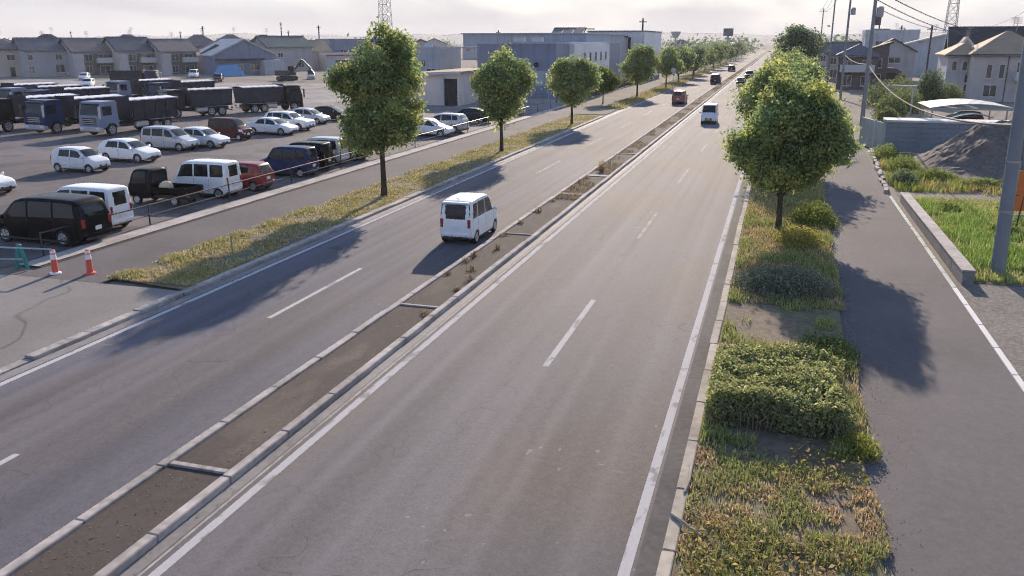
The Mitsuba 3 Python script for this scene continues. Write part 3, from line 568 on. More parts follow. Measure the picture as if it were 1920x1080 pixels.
    part(k, 'rear_guard', bbox(-f + .02, -f + .12, -1.1, 1.1, .5, .62, .02), 'grey_metal', False, tw)
    if .5 not in WHEELS: WHEELS[.5] = wheel_meshes(.5, .3)
    ty, rm, bk = WHEELS[.5]
    for wx in axles:
        for sy in (1, -1):
            w = tw @ T().translate([wx, sy * 1.06, .5]).rotate([0, 0, 1], 0 if sy > 0 else 180); wk = part(k, 'wheel', ty, 'tyre', tw=w); part(wk, 'rim', rm, 'rim', tw=w); part(wk, 'wheel_back', bk, 'dark_metal', tw=w)
        if wx < 2: part(k, 'mudguard', cat(*[bbox(wx - .62, wx + .62, *sorted((sy * .8, sy * 1.2)), 1.03, 1.07, .01) for sy in (1, -1)]), 'rim', False, tw)
    return k
dump_truck('dump truck with pale blue cab and navy tipping body under a white cover', -55.3, 64.6, -97, 'paint_cabblue', 'dump_steel', cover='white_canvas')
dump_truck('dump truck with dark cab and chrome trim left of the pale blue one', -61.3, 64.7, -97, 'paint_navy', 'dump_steel', cover='white_canvas')
dump_truck('black dump truck half cut off by the left edge of the picture', -66.5, 64.5, -97, 'paint_black', 'dump_steel', cover='white_canvas')
dump_truck('grey dump truck parked broadside, left one of a pair', -60.2, 80.4, 240, 'paint_dark', 'dump_grey', L=7.4, axles=(2.6, -1.2, -2.4), bodyL=4.9, cover='corrugate_pale')
dump_truck('grey dump truck parked broadside, right one of a pair', -56.2, 88.4, 60, 'paint_dark', 'dump_grey', L=7.4, axles=(2.6, -1.2, -2.4), bodyL=4.9, cover='corrugate_pale')
dump_truck('dark dump truck behind the pair, side on to the terraced houses', -109, 129.5, 25, 'paint_navy', 'dump_steel', L=8)
for i, (x, y) in enumerate(((-74, 77), (-80.5, 80), (-87, 83), (-73, 95), (-81, 97))):
    dump_truck(('pale covered', 'long pale covered', 'dark', 'dusty', 'far left')[i] + ' dump truck in the back row of the yard' + ('' if i < 3 else ', near the houses'), x, y, -100, ('paint_navy', 'paint_cabblue', 'paint_black')[i % 3], 'dump_steel', cover=('white_canvas', 'corrugate_pale')[i % 2], group='dump trucks in the back row')

# ------------------------------------------------------------------ leaves and grass
def leaf_cards(C, N, size, r, aspect=.55, jit=.35):
    """A bent diamond for every centre C, facing along N with scatter."""
    n = len(C); N = N + r.normal(0, .75, (n, 3)); N /= np.linalg.norm(N, axis=1, keepdims=True) + 1e-9
    A = np.cross(N, r.normal(0, 1, (n, 3))); A /= np.linalg.norm(A, axis=1, keepdims=True) + 1e-9; B = np.cross(N, A)
    s = (size * (1 + jit * r.normal(0, 1, n)).clip(.45, 1.8))[:, None]
    V = np.stack([C - A * s * .5, C + B * s * aspect * .5 + N * s * .1, C + A * s * .5 - N * s * .05, C - B * s * aspect * .5 + N * s * .1], 1).reshape(-1, 3)
    k = np.arange(n)[:, None] * 4; F = np.concatenate([k + [0, 1, 2], k + [0, 2, 3]], 1).reshape(-1, 3)
    return V, F
def leaf_tones(n, tones, r, spread=.16):
    t = np.array(tones)[r.integers(0, len(tones), n)] * (1 + spread * r.normal(0, 1, (n, 1))); return np.repeat(np.clip(t, .004, .9), 4, 0)
def crown_cloud(r, n_clump, per, zc, rx, rz, lobes, size, ragged=.22, tones=None, taper=.2):
    """Leaf clumps spread over a cluster of uneven lobes that fill an egg-shaped crown."""
    L = [(0, 0, zc, rx * .74, rz * .84), (0, 0, zc - rz * .26, rx * .76, rz * .66)]
    for i in range(lobes):
        a = 2 * math.pi * (i / lobes + r.uniform(-.08, .08)) * 2.4; zz = r.uniform(-.8, .85); q = math.sqrt(max(0.05, 1 - zz * zz)) * r.uniform(.55, .88)
        L.append((rx * q * math.cos(a), rx * q * math.sin(a), zc + rz * zz * .78, rx * r.uniform(.25, .46), rx * r.uniform(.24, .44)))
    w = np.array([l[3] ** 2 for l in L]); w[:2] *= .8; idx = r.choice(len(L), n_clump, p=w / w.sum()); L = np.array(L)[idx]
    d = r.normal(0, 1, (n_clump, 3)); d /= np.linalg.norm(d, axis=1, keepdims=True)
    rad = r.uniform(0, 1, n_clump) ** .28 * (1 + ragged * r.normal(0, .5, n_clump))
    C = L[:, :3] + d * rad[:, None] * np.stack([L[:, 3], L[:, 3], L[:, 4]], 1)
    out = C - [0, 0, zc]; out /= np.linalg.norm(out, axis=1, keepdims=True) + 1e-9
    C, out = np.repeat(C, per, 0), np.repeat(out, per, 0)
    C = C + r.normal(0, 1, C.shape) * size * np.array([1.5, 1.5, 1.1])
    zr = (C[:, 2] - zc) / rz; C[:, :2] *= (1 - taper * np.clip(zr + .1, 0, 1.1) ** 1.3 - .22 * np.clip(-zr, 0, 1) ** 2)[:, None]
    V, F = leaf_cards(C, out * .7 + [0, 0, .35], size, r, .6)
    tc = np.array(tones)[r.integers(0, len(tones), n_clump)] * (1 + .13 * r.normal(0, 1, (n_clump, 1)))
    col = np.repeat(np.clip(np.repeat(tc, per, 0) * (1 + .15 * r.normal(0, 1, (n_clump * per, 1))), .004, .9), 4, 0)
    return V, F, col
GREEN = [(.28, .35, .15), (.36, .41, .14), (.23, .32, .15), (.47, .48, .16), (.31, .35, .14), (.18, .26, .125)]
DEEP = [(.11, .16, .10), (.15, .20, .12), (.09, .14, .085), (.18, .22, .12)]
def tree(name, label, x, y, h, rx, z0, seed, n=420, per=60, size=.17, trunk=.13, group=None, tones=GREEN, lobes=11, lean=(0, 0), category='tree', z=0.06, taper=.2):
    """Trunk, limbs and a ragged crown from z0 up to h."""
    r = np.random.default_rng(seed); k = thing(name, label, category, group); tw = place(x, y, z, 0)
    zc, rz = (z0 + h) / 2, (h - z0) / 2
    pts = [(0, 0, -.1), (.02, 0, .5), (lean[0] * .4, lean[1] * .4, z0 * .9), (lean[0], lean[1], zc), (lean[0] * 1.2, lean[1] * 1.2, zc + rz * .55)]
    part(k, 'trunk', tube(pts, [trunk * 1.35, trunk, trunk * .85, trunk * .5, .02], 10), 'bark', 30, tw)
    lm = []
    for i in range(7):
        a = i * 2.4 + r.uniform(-.3, .3); zb = z0 * .85 + (zc - z0 * .85) * r.uniform(.0, .9); q = rx * r.uniform(.55, .85); zt = zb + r.uniform(.5, 1.1) * rz
        lm.append(tube([(lean[0] * .6, lean[1] * .6, zb), (q * .45 * math.cos(a), q * .45 * math.sin(a), zb + (zt - zb) * .4), (q * math.cos(a), q * math.sin(a), zt)], [trunk * .45, trunk * .3, .012], 6))
    part(k, 'limbs', cat(*lm), 'bark', 30, tw)
    V, F, c = crown_cloud(r, n, per, zc, rx, rz, lobes, size, tones=tones, taper=taper)
    V[:, :2] += np.array(lean) * .8
    part(k, 'crown', (V, F), 'leaf', False, tw, color=c)
    return k
ORD = 'first second third fourth fifth sixth seventh eighth ninth tenth eleventh twelfth thirteenth fourteenth fifteenth sixteenth seventeenth eighteenth nineteenth twentieth'.split()
LT = 'clipped street trees along the left grass verge'
tree('street_tree', 'tallest leafy street tree, nearest on the left verge', -19.2, 40.3, 9.1, 2.3, 1.9, 21, 660, 76, .16, .15, LT, lobes=16, taper=.42)
tree('street_tree', 'round crowned street tree, second along the left verge', -19.07, 60.2, 7.5, 2.05, 1.7, 22, 470, 60, .19, .13, LT)
tree('street_tree', 'oval street tree, third along the left verge', -18.8, 81.9, 6.65, 2.05, 1.7, 23, 420, 46, .22, .12, LT)
tree('street_tree', 'small pale green tree between the third and fourth street trees', -21.6, 112, 4.6, 1.7, 1.5, 24, 200, 40, .24, .08, tones=[(.12, .17, .04), (.15, .19, .05)])
tree('street_tree', 'broad dark street tree, fourth along the left verge', -19.5, 127, 7.1, 2.7, 2.0, 25, 330, 40, .26, .13, LT)
tree('street_tree', 'dark street tree, fifth along the left verge', -18.6, 153.6, 7.0, 2.7, 1.8, 26, 300, 36, .28, .13, LT)
for i in range(14):
    y = 176 + 21 * i; tree('distant_tree', f'distant street tree, {ORD[i]} beyond the five near ones on the left verge', -18.9 + 1.0 * math.sin(i * 2.1), y, 6.6 + .7 * math.sin(i * 3.3), 3.0, 1.6, 40 + i, 130, 24, .45, .13, 'distant street trees on the left', tones=DEEP + GREEN[:2], lobes=8)
RT = 'street trees along the right verge'
tree('street_tree', 'wide leafy street tree, nearest on the right verge', .5, 37.5, 6.35, 2.3, 1.5, 31, 680, 84, .145, .13, RT, lobes=16)
for i, (dx, hh) in enumerate(((.6, 6.6), (.9, 6.3), (1.0, 6.0), (1.2, 6.2))):
    tree('street_tree', ('second', 'third', 'fourth', 'fifth')[i] + ' leafy street tree along the right verge', dx, 56.5 + 19 * i, hh, 2.9, 1.4, 60 + i, 540 - 80 * i, 42, .24 + .02 * i, .12, RT)
for i in range(13):
    tree('distant_tree', f'distant street tree, {ORD[i]} beyond the five near ones on the right verge', 1.4, 133 + 20 * i, 6.3 + .8 * math.sin(i * 2.7), 2.9, 1.3, 80 + i, 130, 24, .45, .12, 'distant street trees on the right', tones=GREEN + DEEP[:2], lobes=8)
tree('roadside_tree', 'taller round tree standing above the right row of street trees', 3.0, 172, 10.5, 4.2, 2.5, 97, 240, 34, .42, .2, tones=DEEP + GREEN[:1])

def blades(P, hgt, r, w=.02, tones=None, bend=.5):
    n = len(P); a = r.uniform(0, 2 * np.pi, n); d = np.stack([np.cos(a), np.sin(a), np.zeros(n)], 1); s = np.stack([-np.sin(a), np.cos(a), np.zeros(n)], 1) * w * .5
    h = (hgt * (1 + .3 * r.normal(0, 1, n)).clip(.35, 1.9))[:, None]; b = (bend * r.uniform(.2, 1.5, n))[:, None]
    tip = P + d * h * b + [0, 0, 1] * h * (1 - .3 * b); mid = P + d * h * b * .35 + [0, 0, 1] * h * .6
    V = np.stack([P - s, P + s, mid + s * .7, mid - s * .7, tip], 1).reshape(-1, 3); k = np.arange(n)[:, None] * 5
    F = np.concatenate([k + [0, 1, 2], k + [0, 2, 3], k + [3, 2, 4]], 1).reshape(-1, 3)
    return V, F, np.repeat(np.clip(tones * (1 + .18 * r.normal(0, 1, (n, 1))), .004, .9), 5, 0)
def scatter(n, x0, x1, y0, y1, r): return r.uniform(x0, x1, n), r.uniform(y0, y1, n)
def mask(x, y, f, seed): return meshkit.fbm(np.stack([x * f, y * f, 0 * x], -1), 3, seed)
def stuff(name, V, F, c, bsdf, label): return struct(name, (V, F), bsdf, label=label, kind='stuff', color=c)
r = np.random.default_rng(5)
# left verge: short dry grass, thinner and mown
n = 46000; y = 22.8 + (93 - 22.8) * r.uniform(0, 1, n) ** 1.45; x = r.uniform(-21.3, -17.95, n); m = mask(x, y, .9, 4)
keep = (m > .36 + .1 * r.uniform(-1, 1, n)); x, y, m = x[keep], y[keep], m[keep]
tn = np.where((m + .12 * r.normal(0, 1, len(m)) > .53)[:, None], [(.38, .35, .15)], [(.52, .44, .26)]) * np.ones((len(m), 3))
stuff('verge_grass', *blades(np.stack([x, y, 0 * x + .07], 1), np.where(m > .5, .10, .07) * (1 + (x + 21.4 < .7) * .5), r, .04, tn, .7), 'blade', 'short dry yellowish grass on the left verge')
n = 9000; y = r.uniform(104, 330, n); x = -17.3 - 2.8 * r.uniform(0, 1, n)
stuff('verge_grass', *blades(np.stack([x, y, 0 * x + .06], 1), np.full(n, .22), r, .12, np.array([(.42, .36, .17)]) * np.ones((n, 3)), .6), 'blade', 'dry grass on the left verge further away')
# right verge: weeds in bands of dry orange, yellow green and grey green
n = 105000; y = 9 + (70 - 9) * r.uniform(0, 1, n) ** 1.7; x = -.93 + (3.0 + .02 * y) * r.uniform(0, 1, n); m, m2 = mask(x, y, 1.1, 8), mask(x, y, 2.3, 19)
bare = ((y > 22.6) & (y < 26.2) & (m < .62)) | ((y > 15.6) & (y < 16.8) & (x > -.4) & (m < .66)) | ((x > 1.3) & (y < 16) & (m2 < .5))
keep = (m2 > .37 + .05 * (y < 16) + .08 * r.normal(0, 1, n)) & ~bare & ~((x > -.85) & (x < 1.9) & (y > 16.8) & (y < 20.6)) & (x < 2.15 + .012 * y + .25 * (m - .5)); x, y, m, m2 = x[keep], y[keep], m[keep], m2[keep]
q = m + .10 * r.normal(0, 1, len(m)); dry = np.clip((15.6 - y) / 2.5, 0, 1) * .13 + ((y > 30) & (y < 37) & (x < .4)) * .08
tn = np.where((q - dry < .39)[:, None], [(.52, .39, .23)], np.where((q < .52)[:, None], [(.52, .43, .22)], [(.32, .34, .13)])) * np.ones((len(q), 3))
hg = np.where(y < 16.2, .65, 1) * np.where(q > .535, .20, .13) * (1 + .3 * np.clip((y - 28) / 8, 0, 1))
stuff('weeds', *blades(np.stack([x, y, 0 * x + .08], 1), hg, r, .024, tn, .6), 'blade', 'dry and green weeds growing on the right verge')
nl = 26000; y = 10 + 55 * r.uniform(0, 1, nl) ** 1.5; x = -.9 + 3.1 * r.uniform(0, 1, nl); m = mask(x, y, .8, 33); keep = (m > .52) & ~((y > 16.4) & (y < 27)); x, y = x[keep], y[keep]
V, F = leaf_cards(np.stack([x, y, .1 + .22 * r.uniform(0, 1, len(x)) ** 1.5], 1), np.array([[0, 0, 1.0]]) * np.ones((len(x), 1)), np.full(len(x), .075), r)
stuff('weed_leaves', V, F, leaf_tones(len(x), [(.24, .27, .07), (.36, .31, .10), (.42, .31, .16), (.30, .25, .16)], r), 'leaf', 'broad leaved weeds among the grass on the right verge')
# weed tufts on the median
def tuft(name, label, cx, cy, z, n, h, rad, tone_, seed, cat_, group, w=.02, leafy=0):
    r = np.random.default_rng(seed); P = np.stack([cx + rad * r.normal(0, .45, n), cy + rad * r.normal(0, .6, n), np.full(n, z)], 1)
    V, F, c = blades(P, np.full(n, h), r, w, np.array(tone_)[r.integers(0, len(tone_), n)], .45)
    k = thing(name, label, cat_, group); part(k, 'stems', (V, F), 'blade', False, color=c)
    if leafy:
        C = np.stack([cx + rad * r.normal(0, .5, leafy), cy + rad * r.normal(0, .6, leafy), z + h * r.uniform(.1, 1.1, leafy)], 1); V, F = leaf_cards(C, r.normal(0, 1, C.shape), np.full(leafy, .06), r)
        part(k, 'leaves', (V, F), 'leaf', False, color=leaf_tones(leafy, tone_, r))
    return k
DRY, SAGE = [(.36, .28, .17), (.28, .21, .12), (.20, .15, .085)], [(.20, .23, .17), (.26, .28, .21), (.30, .29, .22), (.16, .18, .12)]
MW = 'weed tufts along the median kerbs'; mw = [(-10.36, 26.6), (-10.38, 28.4), (-10.35, 29.3), (-10.34, 33.0), (-10.38, 35.6), (-10.36, 38.4), (-10.36, 41.2), (-10.34, 45.4), (-10.36, 47.4), (-10.3, 49.0), (-10.34, 52.6), (-9.4, 26.2), (-9.42, 24.9), (-9.8, 27.4), (-9.9, 30.6), (-9.4, 22.2)]
for i, (a, b) in enumerate(mw): tuft('weed_tuft', f'small dry weed tuft at the median kerb, {ORD[sorted(q[1] for q in mw).index(b)]} from the camera', a, b, .09, 34, .10 + .05 * (i % 3), .13 + .04 * (i % 2), DRY + [(.06, .06, .03)], 200 + i, 'weed', MW, leafy=40)
tuft('weed_bush', 'tall dry weed standing up from the middle of the median', -9.95, 52.0, .09, 60, .6, .25, DRY, 240, 'weed', None, .03, 260)
n = 12000; y = 42 + 218 * r.uniform(0, 1, n) ** 1.3; x = r.uniform(-10.45, -9.3, n); m = mask(x, y, .35, 50); keep = m > .5; x, y = x[keep], y[keep]
stuff('median_weeds', *blades(np.stack([x, y, 0 * x + .09], 1), np.full(len(x), .16), r, .03, np.array([(.26, .205, .13)]) * np.ones((len(x), 3)), .7), 'blade', 'thin dry weeds on the brown median')
# fallen leaves, grit and clods
n = 3000; y = 5 + 62 * r.uniform(0, 1, n) ** 1.4; x = np.where(r.uniform(0, 1, n) < .75, r.uniform(-10.45, -9.3, n), np.where(r.uniform(0, 1, n) < .5, r.uniform(-9.03, -8.8, n), r.uniform(-10.95, -10.72, n)))
keep = mask(x, y, 1.3, 71) > np.where(x > -9.04, .44, .47); x, y = x[keep], y[keep]; z = np.where((x > -10.5) & (x < -9.25), .096, .012)
V, F = leaf_cards(np.stack([x, y, z], 1), np.array([[0, 0, 2.5]]) * np.ones((len(x), 1)), np.full(len(x), .038), r)
stuff('litter', V, F, leaf_tones(len(x), [(.36, .29, .20), (.28, .21, .14), (.44, .37, .27)], r), 'leaf', 'dry leaf litter and grit lying along the median')
n = 700; y = 9 + 50 * r.uniform(0, 1, n) ** 1.4; x = 2.05 + .012 * y + np.abs(r.normal(0, .35, n)); V, F = leaf_cards(np.stack([x, y, 0 * x + .045], 1), np.array([[0, 0, 2.5]]) * np.ones((n, 1)), np.full(n, .035), r)
stuff('litter', V, F, leaf_tones(n, [(.24, .19, .13), (.16, .12, .08), (.30, .25, .17)], r), 'leaf', 'dry leaf litter along the left edge of the path')
# clipped hedge
def hedge():
    r = np.random.default_rng(77); k = thing('hedge', 'low clipped olive hedge block on the right verge', 'hedge')
    n = 36000; x, y = r.uniform(-.92, 2.0, n), r.uniform(16.85, 20.7, n); top = .62 + .42 * (meshkit.fbm(np.stack([x * 1.9, y * 1.9, 0 * x], -1), 3, 5) - .45) + .05 * r.normal(0, 1, n)
    wob = lambda a, sd: .42 * (meshkit.fbm(np.stack([a * 1.7, 0 * a + sd, 0 * a], -1), 3, sd) - .35)
    edge = np.minimum.reduce([x + .92, 2.0 - x - wob(y, 3), y - 16.85 - wob(x, 5), 20.7 - y - 1.5 * wob(x, 9)]); kk = edge > 0; x, y, top, edge = x[kk], y[kk], top[kk], edge[kk]; n = len(x); z = top * np.where(edge < .16, r.uniform(.08, 1, n), 1 - .35 * r.uniform(0, 1, n) ** 2.2)
    z = z * np.clip(.75 + edge * 1.3, 0, 1)
    ok = (edge < .2) | (z > .25); P = np.stack([x, y, z + .08], 1)[ok]; P[:, 0] += .10 * np.sin(P[:, 1] * 2.2) * (P[:, 0] > 1.4)
    V, F = leaf_cards(P, np.array([[0, 0, .9]]) * np.ones((len(P), 1)), np.full(len(P), .085), r, .5)
    part(k, 'leaves', (V, F), 'leaf', color=leaf_tones(len(P), [(.27, .32, .12), (.34, .37, .15), (.20, .25, .10), (.38, .37, .19), (.44, .42, .25)], r))
    st = [tube([(a, b, .05), (a + r.normal(0, .05), b + r.normal(0, .05), .35), (a + r.normal(0, .12), b + r.normal(0, .12), .62)], [.014, .01, .005], 4) for a, b in zip(r.uniform(-.85, 1.95, 170), 16.9 + 3.7 * r.uniform(0, 1, 170) ** 2)]
    part(k, 'stems', cat(*st), 'twig')
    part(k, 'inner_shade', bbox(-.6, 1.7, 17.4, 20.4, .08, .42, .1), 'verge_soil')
hedge()
def shrub(name, label, cx, cy, rx, ry, h, n, size, tones, seed, category='shrub', group=None, z=.06, stems=24):
    r = np.random.default_rng(seed); k = thing(name, label, category, group); d = r.normal(0, 1, (n, 3)); d /= np.linalg.norm(d, axis=1, keepdims=True); d[:, 2] = np.abs(d[:, 2])
    q = r.uniform(0, 1, (n, 1)) ** .4; bump = .72 + .5 * meshkit.fbm(d * 2.1 + seed, 3, seed % 9)[:, None]
    P = d * q * bump * [rx, ry, h] + r.normal(0, size * .7, (n, 3)); P[:, 2] = np.abs(P[:, 2])
    V, F = leaf_cards(P, d + [0, 0, .4], np.full(n, size), r); tw = place(cx, cy, z)
    part(k, 'leaves', (V, F), 'leaf', False, tw, color=leaf_tones(n, tones, r))
    part(k, 'stems', cat(*[tube([(0 + r.normal(0, rx * .2), r.normal(0, ry * .2), 0), tuple(d[i] * [rx, ry, h] * .4), tuple(d[i] * [rx, ry, h] * .8)], [.02, .012, .005], 4) for i in range(stems)]), 'twig', False, tw)
    return k
shrub('dry_shrub', 'grey green straggly shrub with bare twigs on the verge',   .75, 27.9, 1.6, 1.5, .85, 12000, .07, SAGE, 301, stems=70)
shrub('leafy_weed', 'green weed clump behind the right corner of the hedge', 1.75, 22.0, .85, 1.5, .35, 3600, .08, [(.13, .18, .07), (.18, .21, .07), (.10, .15, .06)], 302)
shrub('leafy_weed', 'bright yellow green weed clump spilling onto the path edge', 2.1, 16.6, .45, .5, .35, 1500, .06, [(.30, .31, .07), (.24, .27, .06)], 303)
shrub('leafy_weed', 'yellow green shrub beneath the nearest right street tree', 1.3, 35.2, 1.0, 1.9, .6, 5200, .08, [(.32, .31, .08), (.25, .26, .07), (.38, .31, .10)], 304)
shrub('leafy_weed', 'bushy growth right of the nearest right tree trunk', 2.0, 39.5, 1.1, 1.6, .95, 4600, .1, [(.16, .20, .06), (.22, .25, .07)], 305)
# fallen pale sticks by the kerb
for i, (pts, lab) in enumerate((([(-1.14, 13.05, .15), (-.9, 12.8, .17), (-.6, 12.58, .12)], 'pale broken stick lying across the near verge kerb'), ([(-.98, 14.9, .15), (-.96, 14.3, .16), (-1.0, 13.85, .15)], 'bent pale stick lying along the near verge kerb'))):
    solo('stick', tube(pts, [.028, .03, .022], 7), 'kerb_sandy', lab, 'stick', smooth=True)
TW = np.stack([r.uniform(0, 1.9, 9), r.uniform(24, 29, 9)], 1)
for i, (a, b) in enumerate(TW):
    tuft('dead_twig', f'bare dead twigs in the dark gap behind the hedge, {ORD[int(np.argsort(np.argsort(TW[:, 0]))[i])]} from the kerb', a, b, .08, 7, .45, .2, [(.22, .18, .13)], 330 + i, 'twigs', 'dead twigs behind the hedge', .02)

# ------------------------------------------------------------------ buildings
def window(k, face, u, z, w, h, W, D, tw, frame='trim_white', pane='window_glass', awning=None, sill=True, panes=2):
    """A framed window on the front ('f'), right ('r') or left ('l') face of a W by D house whose front is at y = 0."""
    def m(b):   # box given as (u0, u1, out0, out1, z0, z1)
        u0, u1, o0, o1, z0, z1 = b
        return box(u0, u1, -o1, -o0, z0, z1) if face == 'f' else box(W / 2 + o0, W / 2 + o1, u0, u1, z0, z1) if face == 'r' else box(-W / 2 - o1, -W / 2 - o0, u0, u1, z0, z1)
    t = .09; bars = [m((u - w / 2, u - w / 2 + t, 0, .08, z, z + h)), m((u + w / 2 - t, u + w / 2, 0, .08, z, z + h)), m((u - w / 2 + t, u + w / 2 - t, 0, .08, z, z + t)), m((u - w / 2 + t, u + w / 2 - t, 0, .08, z + h - t, z + h))]
    for i in range(1, panes): c = u - w / 2 + w * i / panes; bars.append(m((c - t / 2, c + t / 2, 0, .07, z + t, z + h - t)))
    wk = part(k, 'window', cat(*bars), frame, False, tw); part(wk, 'pane', m((u - w / 2 + t * .9, u + w / 2 - t * .9, -.01, .03, z + t * .9, z + h - t * .9)), pane, False, tw)
    if sill: part(wk, 'sill', m((u - w / 2 - .08, u + w / 2 + .08, 0, .16, z - .09, z - .002)), frame, False, tw)
    return wk
def house(name, label, x, y, rot, W, D, he, hr, roof, wall, rmat, wins=(), group=None, over=.5, category='house', door=None, balcony=None, gutter=True, frame='trim_white', trim='trim_dark'):
    k = thing(name, label, category, group); tw = place(x, y, 0, rot); t = .17; o = over
    if roof == 'gx':     # ridge along the width
        part(k, 'wall', prism([(0, -.3), (D, -.3), (D, he), (D / 2, hr), (0, he)], -W / 2, W / 2, 'x'), wall, False, tw)
        sl = (hr - he) / (D / 2)
        rk = None
        for s in (0, 1):
            P = [(yy, zz + up) for yy, zz in ((-o, he - sl * o), (D / 2, hr)) for up in (.02, .02 + t)]
            if s: P = [(D - a, b) for a, b in P]
            q = part(k, 'roof', hull([(xx, a, b) for xx in (-W / 2 - o, W / 2 + o) for a, b in P]), rmat, False, tw); rk = rk or q
        part(rk, 'ridge', beam((-W / 2 - o, D / 2, hr + t + .03), (W / 2 + o, D / 2, hr + t + .03), .3, .16), rmat, False, tw)
        for sx in (-1, 1):
            for s in (0, 1): part(rk, 'verge_board', beam((sx * (W / 2 + o + .03), D / 2, hr + .02), (sx * (W / 2 + o + .03), -o if not s else D + o, he - sl * o + .02), .06, .3), trim, False, tw)
    elif roof == 'gy':   # gable to the front
        part(k, 'wall', prism([(-W / 2, -.3), (W / 2, -.3), (W / 2, he), (0, hr), (-W / 2, he)], 0, D, 'y'), wall, False, tw)
        sl = (hr - he) / (W / 2); rk = None
        for s in (-1, 1):
            P = [(xx, zz + up) for xx, zz in ((s * (W / 2 + o), he - sl * o), (0, hr)) for up in (.02, .02 + t)]
            q = part(k, 'roof', hull([(a, yy, b) for yy in (-o, D + o) for a, b in P]), rmat, False, tw); rk = rk or q
            part(rk, 'verge_board', beam((0, -o - .03, hr + .04), (s * (W / 2 + o), -o - .03, he - sl * o + .04), .06, .3), trim, False, tw)
    elif roof == 'hip':
        part(k, 'wall', box(-W / 2, W / 2, 0, D, -.3, he), wall, False, tw); a = min(W, D) / 2
        rid = [(-W / 2 + a, D / 2), (W / 2 - a, D / 2)] if W >= D else [(0, a), (0, D - a)]
        rk = part(k, 'roof', hull([(sx * (W / 2 + o), yy, he + dz) for sx in (-1, 1) for yy in (-o, D + o) for dz in (0.01, .16)] + [(p, q, hr) for p, q in rid]), rmat, False, tw)
        part(rk, 'eave_board', cat(box(-W / 2 - o - .04, W / 2 + o + .04, -o - .045, -o - .005, he - .06, he + .13), box(W / 2 + o + .005, W / 2 + o + .045, -o, D + o, he - .06, he + .13)), trim, False, tw)
    elif roof == 'shed':  # rising to the right
        part(k, 'wall', prism([(-W / 2, -.3), (W / 2, -.3), (W / 2, hr), (-W / 2, he)], 0, D, 'y'), wall, False, tw); sl = (hr - he) / W
        rk = part(k, 'roof', hull([(xx, yy, zz + up) for xx, zz in ((-W / 2 - o, he - sl * o), (W / 2 + o, hr + sl * o)) for yy in (-o, D + o) for up in (.02, .02 + t)]), rmat, False, tw)
        part(rk, 'verge_board', beam((-W / 2 - o, -o - .03, he - sl * o + .06), (W / 2 + o, -o - .03, hr + sl * o + .06), .06, .34), trim, False, tw)
    else:                 # flat with a parapet
        part(k, 'wall', box(-W / 2, W / 2, 0, D, -.3, he), wall, False, tw)
        rk = part(k, 'roof', box(-W / 2 + .2, W / 2 - .2, .2, D - .2, he - .1, he + .02), rmat, False, tw)
        part(rk, 'parapet', cat(box(-W / 2 - .06, W / 2 + .06, -.06, .2, he - .05, hr), box(-W / 2 - .06, W / 2 + .06, D - .2, D + .06, he - .05, hr), box(-W / 2 - .06, -W / 2 + .2, .2, D - .2, he - .05, hr), box(W / 2 - .2, W / 2 + .06, .2, D - .2, he - .05, hr)), trim, False, tw)
    if gutter and roof in ('gx', 'hip'): part(rk, 'gutter', tube([(-W / 2 - o, -o - .08, he - (((hr - he) / (D / 2) * o) if roof == 'gx' else .1)), (W / 2 + o, -o - .08, he - (((hr - he) / (D / 2) * o) if roof == 'gx' else .1))], .06, 6), 'grey_metal', False, tw)
    for q in wins: window(k, *q[:5], W, D, tw, frame, **(q[5] if len(q) > 5 else {}))
    if name == 'house':
        part(k, 'air_conditioner', cat(box(W * .40, W * .40 + .8, -.42, -.08, .15, .8), box(W * .40 + .1, W * .40 + .55, -.44, -.42, .25, .7)), 'trim_white', False, tw)
        part(rk, 'aerial', cat(bar((W * .1, D / 2, hr - .1), (W * .1, D / 2, hr + 1.7), .04, 5), *[bar((W * .1 - .5, D / 2, hr + .9 + .25 * q), (W * .1 + .5, D / 2, hr + .9 + .25 * q), .025, 4) for q in range(4)]), 'grey_metal', False, tw)
    if door: part(k, 'door', box(door - .5, door + .5, -.06, .01, 0, 2.1), 'trim_dark', False, tw)
    if balcony:
        u0, u1, z = balcony; bk = part(k, 'balcony', box(u0, u1, -1.25, -.002, z - .18, z), 'concrete_pale', False, tw)
        part(bk, 'balcony_panel', cat(box(u0, u1, -1.3, -1.22, z - .1, z + 1.05), box(u0, u0 + .07, -1.22, -.002, z, z + 1.05), box(u1 - .07, u1, -1.22, -.002, z, z + 1.05)), 'trim_white', False, tw)
    return k
HL = 'terrace of beige houses behind the truck yard'
house('house', 'leftmost beige house with brown hip roof behind the truck yard', -169.5, 158, 52, 11, 9, 6.0, 8.5, 'hip', 'wall_beige', 'roof_brown', [('f', -2.6, 3.6, 1.7, 1.3), ('f', 2.4, 3.6, 1.7, 1.3), ('f', -2.6, .9, 1.8, 1.6), ('r', 4, 3.6, 1.4, 1.2)], HL, door=2.4)
house('house', 'grey beige gabled house with dark slate roof, second from the left', -161.0, 163.0, 58, 9.5, 10, 5.9, 8.4, 'gx', 'wall_grey', 'roof_slate', [('f', -3.4, 3.6, 1.2, 1.3), ('f', -3.4, .8, 1.2, 1.5), ('f', 2.6, 3.6, 1.5, 1.4), ('f', 2.6, .8, 2.0, 1.9), ('r', 3, 3.6, 1.2, 1.2)], HL)
